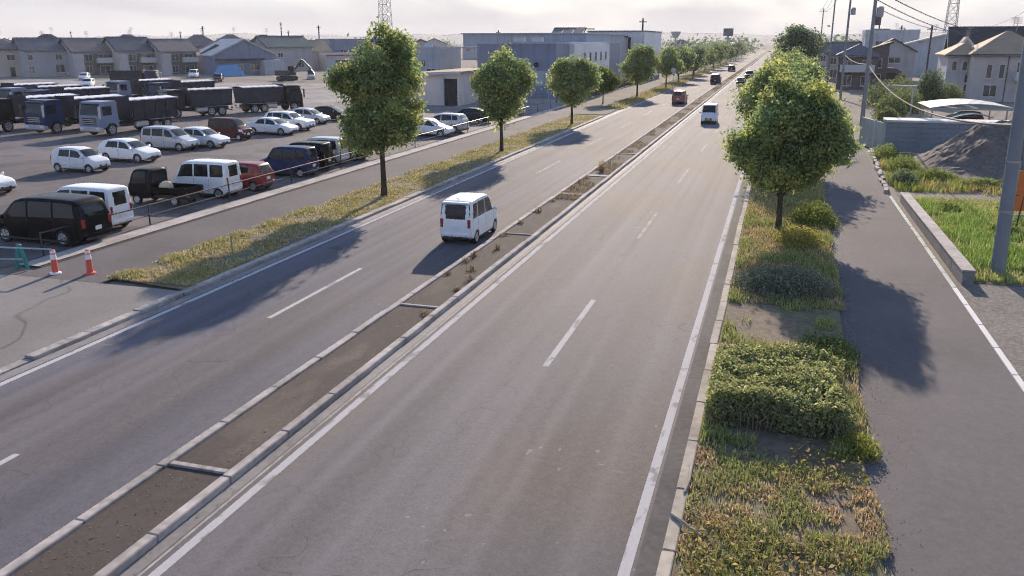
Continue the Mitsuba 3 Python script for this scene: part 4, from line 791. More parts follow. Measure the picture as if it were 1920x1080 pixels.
for i, (x, y) in enumerate(((-153.0, 168.6), (-145.8, 174.6), (-138.6, 180.6))):
    house('house', ('taupe roofed house with white balcony, third from the left', 'taupe roofed house with white balcony, middle of the terrace', 'taupe roofed house with white balcony, right end of the terrace')[i], x, y, 62, 8.8, 10, 5.6 + .2 * (i == 1), 8.35 + (.0, .25, -.2)[i], 'gx', ('wall_grey', 'wall_beige', 'wall_taupe')[i], ('roof_brown', 'roof_slate', 'roof_brown')[i],
          [('f', -1.0, 3.2, 1.8, 1.7, dict(sill=False)), ('f', 2.3, 3.2, 2.2, 1.7, dict(sill=False)), ('f', -1.2, .5, 1.6, 1.8, dict(sill=False)), ('f', 2.4, .4, 2.4, 1.9, dict(sill=False)), ('r', 4, 3.4, 1.3, 1.2)], HL, balcony=(.6, 4.2, 3.05), door=-.0)
    part(f'house_{i + 2:03d}', 'recess', box(-2.38, 4.38, -.02, -.001, .1, 5.0), 'wall_brown', False, place(x, y, 0, 62))
    part(f'house_{i + 2:03d}', 'wing', box(-4.5, -2.4, -.9, -.002, -.3, 5.0), 'wall_cream', False, place(x, y, 0, 62))
house('house', 'big grey brown house with hip roof right of the terrace', -136.5, 201, 48, 11.5, 10, 6.0, 9.6, 'hip', 'wall_taupe', 'roof_brown', [('f', -3, 3.5, 1.7, 1.3), ('f', 2, 3.5, 1.7, 1.3), ('f', 3, .8, 1.8, 1.7)])
house('house', 'grey house with dark roof edge standing left of the blue gabled shed', -133, 188, 40, 7, 9, 5.0, 6.9, 'gy', 'wall_grey', 'roof_slate', [('f', 1.2, 3.0, 1.4, 1.2), ('f', -1.4, .8, 1.6, 1.5)])
for x, y, lab, rf, wl_ in ((-181, 184, 'pale house with dark roof behind the left end of the terrace', 'roof_dark', 'wall_cream'), (-166, 196, 'house with long slate roof rising behind the terrace', 'roof_slate', 'wall_white'), (-151, 206, 'tall brown roofed house rising behind the right end of the terrace', 'roof_brown', 'wall_taupe'), (-142, 224, 'white walled house with dark roof behind the big grey brown house', 'roof_dark', 'wall_white')):
    house('house', lab, x, y, 40, 11, 9, 6.3, 9.6, 'hip', wl_, rf, [('f', -2.6, 3.7, 1.7, 1.3), ('f', 2.4, 3.7, 1.7, 1.3)], 'houses behind the terrace')
k = house('shed', 'blue gabled warehouse with a bright white roof edge', -124.0, 186, 52, 15.5, 16, 4.6, 8.2, 'gy', 'wall_blue', 'roof_pale', [('f', -1.6, .9, 2.2, 1.5, dict(panes=3)), ('f', 2.4, .9, 2.2, 1.5, dict(panes=3))], category='warehouse', trim='roof_pale')
part(k, 'canopy', box(-7.2, 4.6, -1.6, -.003, 3.5, 3.75), 'roof_dark', False, place(-124.0, 186, 0, 52)); part(k, 'annex', box(3.6, 8.6, -3.2, -.004, -.2, 3.4), 'wall_paleblue', False, place(-124.0, 186, 0, 52))
house('shed', 'house with green grey roof behind the blue warehouse', -127, 212, 58, 13, 11, 6.4, 9.0, 'gx', 'wall_grey', 'roof_green', [('f', -3, 3.6, 1.6, 1.3), ('f', 3, .9, 1.7, 1.6)])
house('house', 'cream house with tan roof in the middle of the left background', -127.5, 222, 58, 15, 10, 5.2, 7.9, 'gx', 'wall_cream', 'roof_tan', [('f', -4.5, 1.2, 2.2, 1.8, dict(panes=3)), ('f', 0, 1.2, 2.2, 1.8, dict(panes=3)), ('f', 4.5, 1.2, 2.2, 1.8, dict(panes=3))])
k = house('shop', 'low white shop with a thin red band under its roof', -118, 224, 50, 9, 8, 4.2, 4.7, 'flat', 'wall_white', 'roof_pale', [('f', 0, .6, 4.0, 2.2, dict(panes=4))], category='shop', trim='trim_white')
part(k, 'red_band', box(-4.6, 4.6, -.12, -.065, 3.8, 4.15), 'lamp_red', False, place(-118, 224, 0, 50))
house('warehouse', 'flat roofed blue grey building left of the tallest street tree', -121, 240, 46, 17, 14, 7.9, 8.5, 'flat', 'wall_blue', 'roof_slate', [('f', -4.5, 4.0, 1.8, 1.5), ('f', 0, 4.0, 1.8, 1.5), ('f', 4.5, 4.0, 1.8, 1.5), ('f', 4.5, .6, 2.2, 2.2)], category='building', trim='wall_blue')
house('warehouse', 'grey building with skylights between the tallest tree and the blue factory', -67, 150, 8, 15, 18, 6.3, 6.8, 'flat', 'wall_paleblue', 'roof_pale', [('f', 4, 3.3, 1.6, 1.2), ('f', 5.8, 1.0, 1.8, 2.0)], category='building', trim='wall_grey')
for i in range(3):
    part('warehouse_001', 'skylight', hull([(-5 + 4.2 * i + a, b, z) for a in (0, 1.4) for b, z in ((3, 6.5), (6, 7.6), (6, 6.5))]), 'roof_pale', False, place(-67, 150, 0, 8))
k = house('garage', 'low tan shed with an open dark bay left of the blue factory', -41.7, 103, 0, 6.9, 27, 3.75, 4.0, 'shed', 'wall_tan', 'roof_tan', gutter=False, trim='trim_white', category='shed')
part(k, 'dark_bay', box(1.6, 3.3, -.05, .02, 0, 3.3), 'dark_joint', False, place(-41.7, 103, 0, 0)); part(k, 'post', box(1.3, 1.6, -.35, -.06, 0, 3.6), 'trim_white', False, place(-41.7, 103, 0, 0))
# the blue factory
F0 = 'blue grey clad factory behind the second street tree, with a white office block'
k = thing('factory', F0, 'factory'); I = None
wl = part(k, 'wall', box(-38.3, -27.6, 110.5, 158, -.3, 7.6), 'wall_blue')
part(k, 'upper_wall', box(-51, -30, 140, 176, 7.0, 8.95), 'wall_paleblue'); part(k, 'upper_roof', box(-51.3, -29.7, 139.7, 176.3, 8.95, 9.12), 'roof_pale')
part(k, 'rear_hall', box(-46, -31.5, 168, 215, -.3, 8.6), 'wall_grey'); part(k, 'rear_roof', box(-46.3, -31.2, 167.7, 215.3, 8.6, 8.85), 'roof_dark')
part(k, 'coping', cat(box(-38.36, -27.54, 110.44, 110.62, 7.5, 7.72), box(-27.72, -27.54, 110.62, 158, 7.5, 7.72)), 'wall_paleblue')
for x in (-33.4, -31.0): part(k, 'roof_light', box(x, x + 1.45, 110.9, 111.6, 7.74, 8.3), 'trim_white')
ob = part(k, 'office_block', box(-27.6, -26.9, 118, 144, -.3, 7.45), 'wall_bright')
part(k, 'plinth', box(-38.34, -27.56, 110.38, 110.49, -.2, .5), 'concrete_pale')
lw = part(k, 'loading_bay', box(-32.6, -28.4, 110.3, 110.48, .5, 4.1), 'wall_paleblue')
for i in range(8): part(lw, 'shutter_slat', box(-32.5, -28.5, 110.24, 110.30, .62 + .42 * i, .62 + .42 * i + .38), 'wall_blue' if i < 4 else 'wall_paleblue')
part(k, 'vent', lathe([(.001, -.2), (.32, -.2), (.32, .02), (.001, .02)], 16, 'y')and move(lathe([(.001, -.2), (.32, -.2), (.32, .02), (.001, .02)], 16, 'y'), -30.2, 110.5, 4.9), 'dark_joint')
for i in range(5):
    y0 = 124 + 4 * i; wk = part(k, 'window', cat(box(-26.9, -26.83, y0, y0 + .1, 4.9, 6.3), box(-26.9, -26.83, y0 + 1.2, y0 + 1.3, 4.9, 6.3), box(-26.9, -26.83, y0 + .1, y0 + 1.2, 4.9, 5.0), box(-26.9, -26.83, y0 + .1, y0 + 1.2, 6.2, 6.3)), 'trim_white'); part(wk, 'pane', box(-26.9, -26.87, y0 + .1, y0 + 1.2, 5.0, 6.2), 'window_glass')
part(k, 'end_block', box(-40, -27.8, 188, 216, -.3, 9.8), 'wall_bright'); part(k, 'end_roof', box(-40.2, -27.6, 187.8, 216.2, 9.8, 10.0), 'roof_slate')
part(k, 'end_slot', box(-31.2, -30.6, 187.9, 187.99, 2, 8.6), 'dark_joint'); part(k, 'roof_frame', cat(*[beam((-43 + 2.1 * i, 168, 8.9), (-43 + 2.1 * i, 171, 10.3), .18) for i in range(4)], beam((-43.5, 168, 9.1), (-36, 168, 9.2), .15), beam((-43, 171, 10.3), (-35, 171, 10.1), .2)), 'dark_metal', kind='stuff')
for i in range(3): part(k, 'roof_panel', hull([(-43 + 2.1 * i + a, b, c + d) for a in (0, 1.95) for b, c in ((167.5, 9.1), (171.5, 10.4)) for d in (0, .06)]), 'roof_slate')
house('shop', 'plain white low building beside the pavement past the factory', -33, 235, 5, 9, 12, 4.4, 4.9, 'flat', 'wall_white', 'roof_pale', [('f', 1, 1, 3, 1.8, dict(panes=3))], category='building', trim='trim_white')
# right side
k = house('house', 'nearest right house with tan hip roof and beige walls', 29.6, 131.5, 0, 9.4, 9, 6.05, 9.2, 'hip', 'wall_cream', 'roof_tan', [('f', -2.6, 3.0, .75, 1.9, dict(panes=1)), ('f', -1.1, 3.0, .75, 1.9, dict(panes=1)), ('f', 1.8, 3.1, 2.4, 2.1), ('f', -2.2, .6, 1.7, 1.6), ('l', 2.5, 3.4, 1.2, 1.3)], balcony=(.4, 4.2, 2.9))
part(k, 'drainpipe', bar((-.45, -.07, 0), (-.45, -.07, 5.9), .05), 'dark_metal', False, place(29.6, 131.5, 0, 0))
k2 = house('house', 'light grey left wing of the tan roofed house with small white windows', 24.4, 134, 0, 4.4, 8, 5.9, 7.6, 'hip', 'wall_white', 'roof_tan', [('f', -1.3, 3.9, .7, 1.3, dict(panes=1)), ('f', .0, 3.9, .7, 1.3, dict(panes=1)), ('f', .5, 2.3, .8, 1.3, dict(panes=1)), ('f', -1.2, .5, .8, 1.6, dict(panes=1)), ('f', .6, .5, .9, 1.6, dict(panes=1))])
house('house', 'dark roofed house behind the tan roofed house on the right', 34, 158, -6, 15, 10, 6.6, 9.9, 'gx', 'wall_white', 'roof_dark', [('f', -5, 4, 1.4, 1.2)], trim='trim_white')
house('house', 'small dark gabled annex left of the dark roofed house', 27.5, 152, -6, 4.5, 8, 5.6, 8.3, 'gy', 'wall_white', 'roof_dark', trim='trim_white')
house('house', 'grey gabled house with dark roof edges right of the first utility pole', 21.3, 190, -4, 8.4, 11, 5.9, 8.2, 'gy', 'wall_grey', 'roof_dark', [('f', 0, 3.6, 3.4, 1.2, dict(panes=3))], over=.35)
sc_ = thing('arched_shed', 'dark arched shed in front of the grey gabled house', 'shed'); tw = place(19.6, 176, 0, -4)
part(sc_, 'shell', prism([(3.4 * math.cos(a), 3.1 * math.sin(a)) for a in np.linspace(0, math.pi, 15)], 0, 7, 'y'), 'wall_brown', 30, tw); part(sc_, 'front_door', box(-1.2, 1.2, -.06, -.005, 0, 2.2), 'roof_dark', False, tw)
house('house', 'pale blue grey house with a single slope roof and white edge', 33.4, 226, -4, 11, 12, 7.1, 10.0, 'shed', 'wall_paleblue', 'roof_pale', [('f', 2.6, 3.2, 1.2, 1.5, dict(panes=1)), ('f', 4.1, 3.2, 1.0, 1.5, dict(panes=1))], trim='trim_white')
house('house', 'flat roofed pale blue building far behind the first utility pole', 27.5, 250, 0, 13, 10, 10, 10.7, 'flat', 'wall_paleblue', 'roof_slate', [('f', -3, 6.5, 1.8, 1.4), ('f', 2, 6.5, 1.8, 1.4)], trim='wall_paleblue', category='building')
for i, (x, y, lab) in enumerate(((12.6, 158, 'brown house with white balconies between the utility poles'), (15.5, 171, 'brown house with a lean roof behind the first utility pole'), (12.2, 192, 'brown grey house left of the balconied brown house'), (11.5, 222, 'small dark roofed house farther along the right side'), (12.0, 262, 'distant grey house along the right side'))):
    house('house', lab, x, y, -3, 6.2, 10, 5.4, 7.4, ('hip', 'shed', 'gx', 'gx', 'hip')[i], ('wall_brown', 'wall_brown', 'wall_taupe', 'wall_grey', 'wall_grey')[i], ('roof_slate', 'roof_dark', 'roof_slate', 'roof_dark', 'roof_slate')[i], [('f', -1.7, 3.2, 1.3, 1.5), ('f', 1.4, 3.2, 1.5, 1.6), ('f', -1.5, .6, 1.4, 1.7), ('f', 1.4, .6, 1.5, 1.6), ('l', 3, 3.2, 1.4, 1.4), ('l', 7, 3.2, 1.4, 1.4)], balcony=(-2.8, 2.6, 3.0) if i == 0 else None, group='houses along the right pavement')
# carport
k = thing('carport', 'carport with a pale curved roof behind the grey block wall', 'carport'); n = 10
def arch(x0, x1, y0, y1, z, rise, t=.06):
    A = [(x0 + (x1 - x0) * i / n, z + rise * math.sin(math.pi * (i / n) * .9)) for i in range(n + 1)]; return prism(A + [(a, b - t) for a, b in A[::-1]], y0, y1, 'y')
part(k, 'roof', arch(13.6, 20.4, 88, 95.5, 1.95, .42), 'corrugate_pale', 20)
part(k, 'roof', arch(15.0, 18.4, 85.2, 87.9, 1.25, .4), 'roof_green', 20)
for x, y in ((13.9, 88.3), (20.1, 88.3), (13.9, 95), (20.1, 95), (18.2, 85.6)): part(k, 'post', box(x - .06, x + .06, y - .06, y + .06, 0, 1.98 if y > 88 else 1.3), 'grey_metal')
part(k, 'beam', box(13.7, 20.3, 88.1, 88.2, 1.78, 1.93), 'grey_metal')
car('kei_hatch', 'hatchback', 'maroon', 'dull red car under the carport behind the block wall', 'car', 17.0, 91, 180)
# block wall with its corner return
k = thing('block_wall', 'long grey block wall with white capping behind the soil heap', 'wall')
for i in range(11):
    for j in range(6): part(k, 'block', bbox(7.86 + .8 * i, 7.86 + .8 * i + .79, 68.4, 68.6, .36 * j, .36 * j + .352, .012), 'block_grey')
part(k, 'capping', bbox(7.8, 16.7, 68.3, 70.6, 2.165, 2.33, .02), 'trim_white')
part(k, 'corner_post', bbox(7.62, 7.85, 68.36, 68.62, 0, 2.34, .02), 'concrete_pale')
a, b = np.array([7.66, 68.7]), np.array([6.6, 73.5])
for i in range(6):
    p, q = a + (b - a) * (i / 6 + .006), a + (b - a) * ((i + 1) / 6 - .006); part(k, 'side_panel', beam((*p, 1.05), (*q, 1.05), .14, 2.1), 'concrete_pale')
part(k, 'side_post', box(7.2, 7.36, 70.0, 70.2, 0, 2.2), 'trim_white')
# soil heap
def heap():
    n = 190; X, Y = np.meshgrid(np.linspace(8.0, 20, n), np.linspace(53.6, 68.2, n), indexing='ij'); P = np.stack([X, Y, 0 * X], -1)
    d = 1.0 * np.exp(-(((X - 14.6) / 4.3) ** 2 + ((Y - 62.3) / 4.6) ** 2)); z = 4.4 * np.clip(d - .10, 0, None) + 1.0 * np.exp(-(((X - 11.6) / 2.2) ** 2 + ((Y - 59.6) / 3.2) ** 2))
    z = z * np.clip((np.minimum.reduce([X - 8.0, 20 - X, Y - 53.6, 68.2 - Y])) / 1.2, 0, 1) * (1 + .7 * (meshkit.fbm(P * .55, 5, 3) - .5)) + .55 * (meshkit.fbm(P * 1.6, 5, 8) - .5) * np.clip(z, 0, 1) - .02
    V = np.stack([X, Y, z * .66], -1).reshape(-1, 3); F = [q for i in range(n - 1) for j in range(n - 1) for q in ((i * n + j, (i + 1) * n + j, (i + 1) * n + j + 1), (i * n + j, (i + 1) * n + j + 1, i * n + j + 1))]
    return V, np.array(F)
solo('soil_heap', heap(), 'mound_soil', 'big dark heap of soil in front of the grey block wall', 'soil heap', smooth=True)
# low concrete wall beside the path
k = thing('low_wall', 'low concrete retaining wall with pale worn top along the path', 'wall')
for i in range(8):
    y0 = 30.6 + 2.05 * i; part(k, 'wall_block', bbox(6.42 + .004 * i, 6.78 + .004 * i, y0 + .01, y0 + 2.03, -.05, .44 - .01 * i, .025), 'gutter_concrete')
    part(k, 'coping', bbox(6.38 + .004 * i, 6.82 + .004 * i, y0 + .005, y0 + 2.04, .443 - .01 * i, .53 - .01 * i, .02), 'gutter_pale')
k = thing('kerb_rubble', 'broken pale kerb with stones at the path edge by the soil heap', 'kerb'); rr = np.random.default_rng(9)
for i in range(16):
    y0 = 49.6 + 1.25 * i; x0 = 6.05 + .055 * (y0 - 49.6); part(k, 'stone', move(bbox(-.11, .11, -.55, .55, -.05, .12 + .1 * rr.uniform(), .03), x0 + rr.normal(0, .04), y0, 0, -.05 + rr.normal(0, .05)), 'kerb_concrete')
# lot grass and weeds on the right
n = 60000; x = r.uniform(6.85, 18, n); y = 31.2 + 16.6 * r.uniform(0, 1, n); m = mask(x, y, .6, 12)
tn = np.where((m + .1 * r.normal(0, 1, n) > .5)[:, None], [(.29, .40, .10)], [(.44, .45, .18)]) * np.ones((n, 3))
stuff('field_grass', *blades(np.stack([x, y, 0 * x + .02], 1), np.where(m > .5, .34, .2), r, .035, tn, .6), 'blade', 'bright green grass in the lot behind the low wall')
n = 15000; x = r.uniform(6.6, 18, n); y = r.uniform(50, 67, n); m = mask(x, y, .6, 29); keep = (m > .42) & ((x < 9.0 + .8 * (m - .5) * 6) | (y < 54)) & (x > 6.3 + .045 * (y - 49)); x, y, m = x[keep], y[keep], m[keep]
stuff('field_weeds', *blades(np.stack([x, y, 0 * x], 1), np.full(len(x), .4), r, .05, np.where((m > .52)[:, None], [(.30, .33, .09)], [(.42, .36, .15)]) * np.ones((len(x), 3)), .6), 'blade', 'yellow green weeds around the soil heap')
for i, (a, b, rx, ry, h, lab) in enumerate(((8.0, 58.5, 1.1, 1.4, .9, 'round green bush at the foot of the soil heap'), (7.3, 52.6, .8, .9, .8, 'dark leaved bush at the broken kerb'), (9.2, 54.6, 1.4, .9, .75, 'grey green bush in front of the soil heap'), (7.6, 64.5, .9, 1.8, 1.0, 'bright green bush below the block wall corner'), (11.5, 52.6, 1.4, .6, .5, 'low pale bush at the dirt track'), (9.6, 39.5, .7, .9, .5, 'dark green clump in the bright grass lot'), (8.3, 44.5, .6, .8, .4, 'yellowish clump at the back of the grass lot'))):
    shrub('bush', lab, a, b, rx, ry, h, 2600, .12, [(.22, .29, .08), (.28, .31, .09), (.17, .22, .09)] if i != 1 else [(.11, .16, .09), (.16, .21, .13)], 410 + i, 'bush', z=0)
solo('stake', tube([(9.95, 39.4, 0), (10.0, 39.4, .8), (10.08, 39.4, 1.75)], [.035, .03, .015], 7), 'bark', 'thin dark stake standing in the bright green grass', 'stake')
k = thing('marker_board', 'orange marker board standing behind the near utility pole', 'sign'); part(k, 'board', bbox(10.55, 11.35, 42.5, 42.56, .55, 2.35, .02), 'orange_plastic'); part(k, 'post', cat(box(10.48, 10.54, 42.5, 42.56, 0, 2.75), box(11.36, 11.42, 42.5, 42.56, 0, 2.75)), 'concrete_pale'); part(k, 'rail', box(10.3, 12.5, 42.6, 42.66, .28, .38), 'concrete_pale')
# garden greenery behind the block wall
shrub('topiary', 'big round clipped dark green tree in front of the tan roofed house', 18.4, 120, 2.0, 2.0, 4.7, 9000, .2, [(.10, .16, .08), (.14, .20, .085), (.08, .13, .065)], 430, 'tree', z=0)
for i, (a, b, rx, h, lab) in enumerate(((11.6, 100, 1.8, 2.6, 'dark garden bush behind the carport path'), (14.2, 108, 2.2, 2.9, 'grey green garden bush left of the round clipped tree'), (12.5, 118, 2.4, 3.2, 'olive hedge in front of the arched shed'), (16, 130, 2.6, 3.4, 'wide yellow green bush under the grey gabled house'), (21.5, 124, 1.6, 2.6, 'small bush right of the round clipped tree'), (10.6, 92, 1.2, 1.6, 'low bush at the end of the block wall'), (9.4, 82, 1.0, 1.3, 'low bush by the first utility pole'))):
    shrub('garden_bush', lab, a, b, rx, rx, h, 3000, .22, [(.13, .18, .08), (.17, .22, .09), (.24, .26, .11)], 440 + i, 'bush', z=0)
k = thing('garden_arch', 'pale bent pipe standing beside the round clipped tree', 'pipe'); part(k, 'pipe', tube([(15.2, 110, 0), (15.3, 110, 2.6), (16.3, 112, 5.0)], .06, 7), 'concrete_pale')
solo('garden_table', cat(box(11.6, 14.6, 104, 104.8, 3.05, 3.2), box(11.8, 11.95, 104.3, 104.5, 0, 3.05), box(14.2, 14.35, 104.3, 104.5, 0, 3.05)), 'concrete_pale', 'pale pergola beam standing among the garden bushes', 'pergola')

# ------------------------------------------------------------------ poles, wires, masts, signs
PG = 'utility poles along the right pavement'
poles = [(7.89, 32.5, 10.5, .24, 'near thick blue grey utility pole rising from the grass lot', 'pole_steel'), (8.1, 90, 13.2, .21, 'first grey utility pole beyond the block wall', 'pole_concrete'), (8.6, 131, 14.5, .18, 'second utility pole, between the brown houses', 'pole_concrete'), (8.5, 168, 16.5, .16, 'third utility pole, farther along the pavement', 'pole_concrete'), (8.6, 215, 15, .16, 'farthest utility pole above the dark roofs', 'pole_concrete')]
LEAN = -.020
def poletop(i, z, dx=0): x, y, h, r_, _, _ = poles[i]; return (x + dx + LEAN * z * (i == 0), y, z)
for i, (x, y, h, r_, lab, m) in enumerate(poles):
    k = thing('utility_pole', lab, 'utility pole', PG); lx = LEAN * h if i == 0 else 0
    part(k, 'shaft', tube([(x, y, -.2), (x + lx * .5, y, h * .5), (x + lx, y, h)], [r_, r_ * .86, r_ * .7], 14), m, 30)
    part(k, 'crossarm', bbox(x + lx - .9, x + lx + .9, y - .06, y + .06, h - .7, h - .58, .01), 'grey_metal')
    if i in (0, 1):
        for z in (2.2, 3.9): part(k, 'band', lathe([(r_ * .97 + .012, z), (r_ * .97 + .012, z + .09)], 14) if False else move(lathe([(r_ * .95 + .012, 0), (r_ * .95 + .012, .09)], 14), x + lx * z / h, y, z), 'grey_metal')
        for j in range(9): z = 1.9 + .45 * j; part(k, 'step_bolt', bar((x + lx * z / h, y, z), (x + lx * z / h + (.24 + r_ * .4) * (-1) ** j, y - .02, z), .012, 5), 'dark_metal')
        for dx in (-.8, 0, .8): part(k, 'insulator', move(lathe([(.001, 0), (.05, 0), (.07, .1), (.04, .2), (.001, .22)], 8), x + lx + dx, y, h - .58), 'trim_white')
    if i in (1, 2):
        part(k, 'transformer', move(lathe([(.001, 0), (.3, 0), (.32, .1), (.32, .85), (.2, .95), (.001, .95)], 12), x + .5, y, h - 3.2), 'grey_metal', 30)
def wire(name, label, a, b, sag, r_, m, group=None):
    a, b = np.array(a, float), np.array(b, float); t = np.linspace(0, 1, 25)[:, None]; P = a + (b - a) * t - np.array([0, 0, 1]) * sag * 4 * t * (1 - t)
    return solo(name, tube(P, r_, 5, False), m, label, 'cable', group, smooth=True)
wire('cable', 'thick pale cable sagging from the second pole to the first pole', poletop(2, 6.0), poletop(1, 5.72), .35, .05, 'cable_pale')
wire('cable', 'thick pale cable sagging from the first pole to the near pole', poletop(1, 5.7), poletop(0, 5.15), 1.35, .045, 'cable_pale')
WG = 'black overhead wires on the right'
for j, dx in enumerate((-.8, 0, .8)):
    for i in range(4): wire('wire', f'{("left", "middle", "right")[j]} black overhead wire from the {("near", "first", "second", "third")[i]} pole to the next', poletop(i, poles[i][2] - .4, dx), poletop(i + 1, poles[i + 1][2] - .4, dx), .7, .014 + .006 * i, 'cable_black', WG)
wire('wire', 'black wire running from the first pole towards the red and white pylon side', poletop(1, 12.4), (60, 250, 12.0), 3.0, .05, 'cable_black'); wire('wire', 'second black wire fanning right from the top of the first pole', poletop(1, 11.6), (46, 205, 10.2), 2.2, .045, 'cable_black')
wire('wire', 'black wire fanning right from the first pole, lowest of three', poletop(1, 10.9), (34, 180, 10.0), 1.2, .035, 'cable_black')
wire('wire', 'black wire dropping from upper right to the roofs on the right', (18, 60, 13.5), (40, 205, 11.0), 1.5, .03, 'cable_black')
def pylon(label, x, y, h, w0, w1, m='grey_metal', arms=True):
    k = thing('pylon', label, 'pylon'); n = 9; segs = []; W_ = lambda t: w0 + (w1 - w0) * t ** .8
    cn = [(-1, -1), (1, -1), (1, 1), (-1, 1)]
    for c in cn: part(k, 'leg', tube([(x + c[0] * W_(t) / 2, y + c[1] * W_(t) / 2, h * t) for t in np.linspace(0, 1, n + 1)], .22, 5), m)
    for i in range(n):
        t0, t1 = i / n, (i + 1) / n
        for a in range(4):
            p, q = cn[a], cn[(a + 1) % 4]; A = lambda c, t: (x + c[0] * W_(t) / 2, y + c[1] * W_(t) / 2, h * t)
            segs += [bar(A(p, t0), A(q, t1), .13, 4), bar(A(q, t0), A(p, t1), .13, 4), bar(A(p, t1), A(q, t1), .13, 4)]
    part(k, 'bracing', cat(*segs), m, kind='stuff')
    for z in (.62, .76, .9): part(k, 'arm', cat(beam((x - 7, y, h * z), (x + 7, y, h * z), .35), beam((x - 7, y, h * z), (x, y, h * z + 2.2), .2), beam((x + 7, y, h * z), (x, y, h * z + 2.2), .2)), m)
pylon('tall lattice pylon behind the tallest street tree', -279, 600, 60, 9, 5); pylon('reddish lattice pylon above the houses on the right', 105, 640, 56, 8, 4, 'wall_taupe')
for i, (x, y, h, lab) in enumerate(((-244, 400, 17, 'dark thin pole left of the tallest tree on the skyline'), (-240, 400, 13, 'short thin pole beside the dark skyline pole'), (-167, 300, 13.5, 'thin pole with crossarm above the tan roofed house'), (-218, 300, 13.5, 'thin pole above the big grey brown house'), (-376, 400, 13, 'thin pole above the leftmost houses'), (-320, 420, 13, 'thin pole above the terraced houses'), (-96, 300, 11.5, 'thin pole behind the factory roof'), (-150, 330, 12, 'thin pole right of the tan roofed house'), (35.4, 300, 12.5, 'thin mast above the roofs right of the first utility pole'), (29.5, 201, 11, 'pole with a dark box above the grey gabled house'), (40, 330, 12, 'short thin pole above the pale blue house'), (-31.5, 210, 13, 'thin mast on the white end of the factory'))):
    k = thing('skyline_pole', lab, 'pole', 'thin poles on the skyline'); part(k, 'shaft', bar((x, y, 0), (x, y, h), .16 + y / 4000, 6), 'dark_metal'); part(k, 'crossarm', box(x - .9, x + .9, y - .08, y + .08, h - .9, h - .7), 'dark_metal')
k = thing('rooftop_tank', 'dark box shaped tank on a frame above the flat roofed building', 'tank'); part(k, 'tank', bbox(22.4, 24.6, 252, 254, 11.9, 14.3, .15), 'roof_dark'); part(k, 'frame', cat(*[box(a - .08, a + .08, b - .08, b + .08, 9.9, 11.9) for a in (22.6, 24.4) for b in (252.2, 253.8)], box(22.4, 27, 251.9, 252.1, 10.7, 10.95)), 'dark_metal')
k = thing('billboard', 'big dark billboard on a single post above the far trees', 'billboard'); part(k, 'panel', bbox(-24.6, -20.4, 400, 400.6, 10.0, 13.2, .05), 'roof_slate'); part(k, 'post', cat(bar((-22.5, 400.3, 0), (-22.5, 400.3, 10), .45, 8), box(-24, -21, 400.1, 400.4, 8.6, 9.2)), 'grey_metal')
k = thing('sign_tower', 'flared round sign on a post left of the billboard', 'sign'); part(k, 'bowl', move(lathe([(.001, 9.2), (1.0, 9.2), (2.1, 11.2), (2.2, 11.9), (.001, 11.9)], 18), -45.2, 400, 0), 'wall_grey', 30); part(k, 'post', bar((-45.2, 400, 0), (-45.2, 400, 9.2), .4, 8), 'grey_metal')
k = thing('road_sign', 'small white round sign on a post under the fifth street tree', 'sign'); part(k, 'plate', move(lathe([(.001, -.02), (.42, -.02), (.42, .02), (.001, .02)], 18, 'y'), -17.0, 150, 3.1), 'trim_white'); part(k, 'post', bar((-17.0, 150.06, 0), (-17.0, 150.06, 3.5), .05), 'grey_metal')
# car park edge: low pipe rail, cones, barricade
k = thing('pipe_rail', 'low dark pipe rail on posts along the edge of the car park', 'railing')
for i in range(14): part(k, 'post', bar((-26.1, 24.9 + 5.95 * i, 0), (-26.1, 24.9 + 5.95 * i, .95), .035, 8), 'dark_metal')
part(k, 'rail', bar((-26.1, 24.9, .9), (-26.1, 102.3, .9), .03, 8), 'dark_metal'); part(k, 'rail', bar((-26.1, 24.9, .45), (-26.1, 102.3, .45), .018, 6), 'dark_metal')
for i, (x, y, lab) in enumerate(((-23.64, 22.95, 'red post cone with white band, left of two at the apron'), (-22.48, 23.3, 'red post cone with white band, right of two at the apron'))):
    k = thing('traffic_post', lab, 'traffic post', 'red posts at the driveway apron'); tw = place(x, y, .03)
    part(k, 'base', lathe([(.001, 0), (.19, 0), (.18, .05), (.08, .08), (.06, .1)], 16), 'cone_red' if i else 'reflector_white', 30, tw); part(k, 'shaft', lathe([(.11, .06), (.095, .5), (.075, .86), (.001, .88)], 16), 'cone_red', 30, tw)
    part(k, 'band', lathe([(.104, .52), (.092, .70)], 16), 'reflector_white', 30, tw); part(k, 'band', lathe([(.09, .74), (.083, .84)], 16), 'reflector_white', 30, tw)
k = thing('barricade', 'teal A frame barricade holding pale pipes at the corner of the car park', 'barricade')
for sx in (-1, 1): part(k, 'leg', beam((-25.36 + sx * .26, 23.2, .0), (-25.36 + sx * .04, 23.2, .88), .13, .06), 'teal_plastic')
part(k, 'cross_bar', beam((-25.55, 23.2, .34), (-25.17, 23.2, .34), .08, .05), 'teal_plastic'); part(k, 'head', bbox(-25.45, -25.27, 23.14, 23.26, .78, .92, .03), 'teal_plastic')
for z0, x1 in ((.92, -23.7), (.38, -25.3)): part(k, 'pipe', bar((-29.4, 22.1, z0), (x1, 23.2 if x1 < -25 else 22.95, z0 - .02), .03, 8), 'concrete_pale')
k = thing('barricade', 'teal A frame barricade out of sight at the left end of the pale pipes', 'barricade') if False else None
solo('pavement_post', bar((-19.4, 27.2, 0), (-19.4, 27.2, .75), .03, 8), 'grey_metal', 'short thin metal post in the left grass verge', 'post')
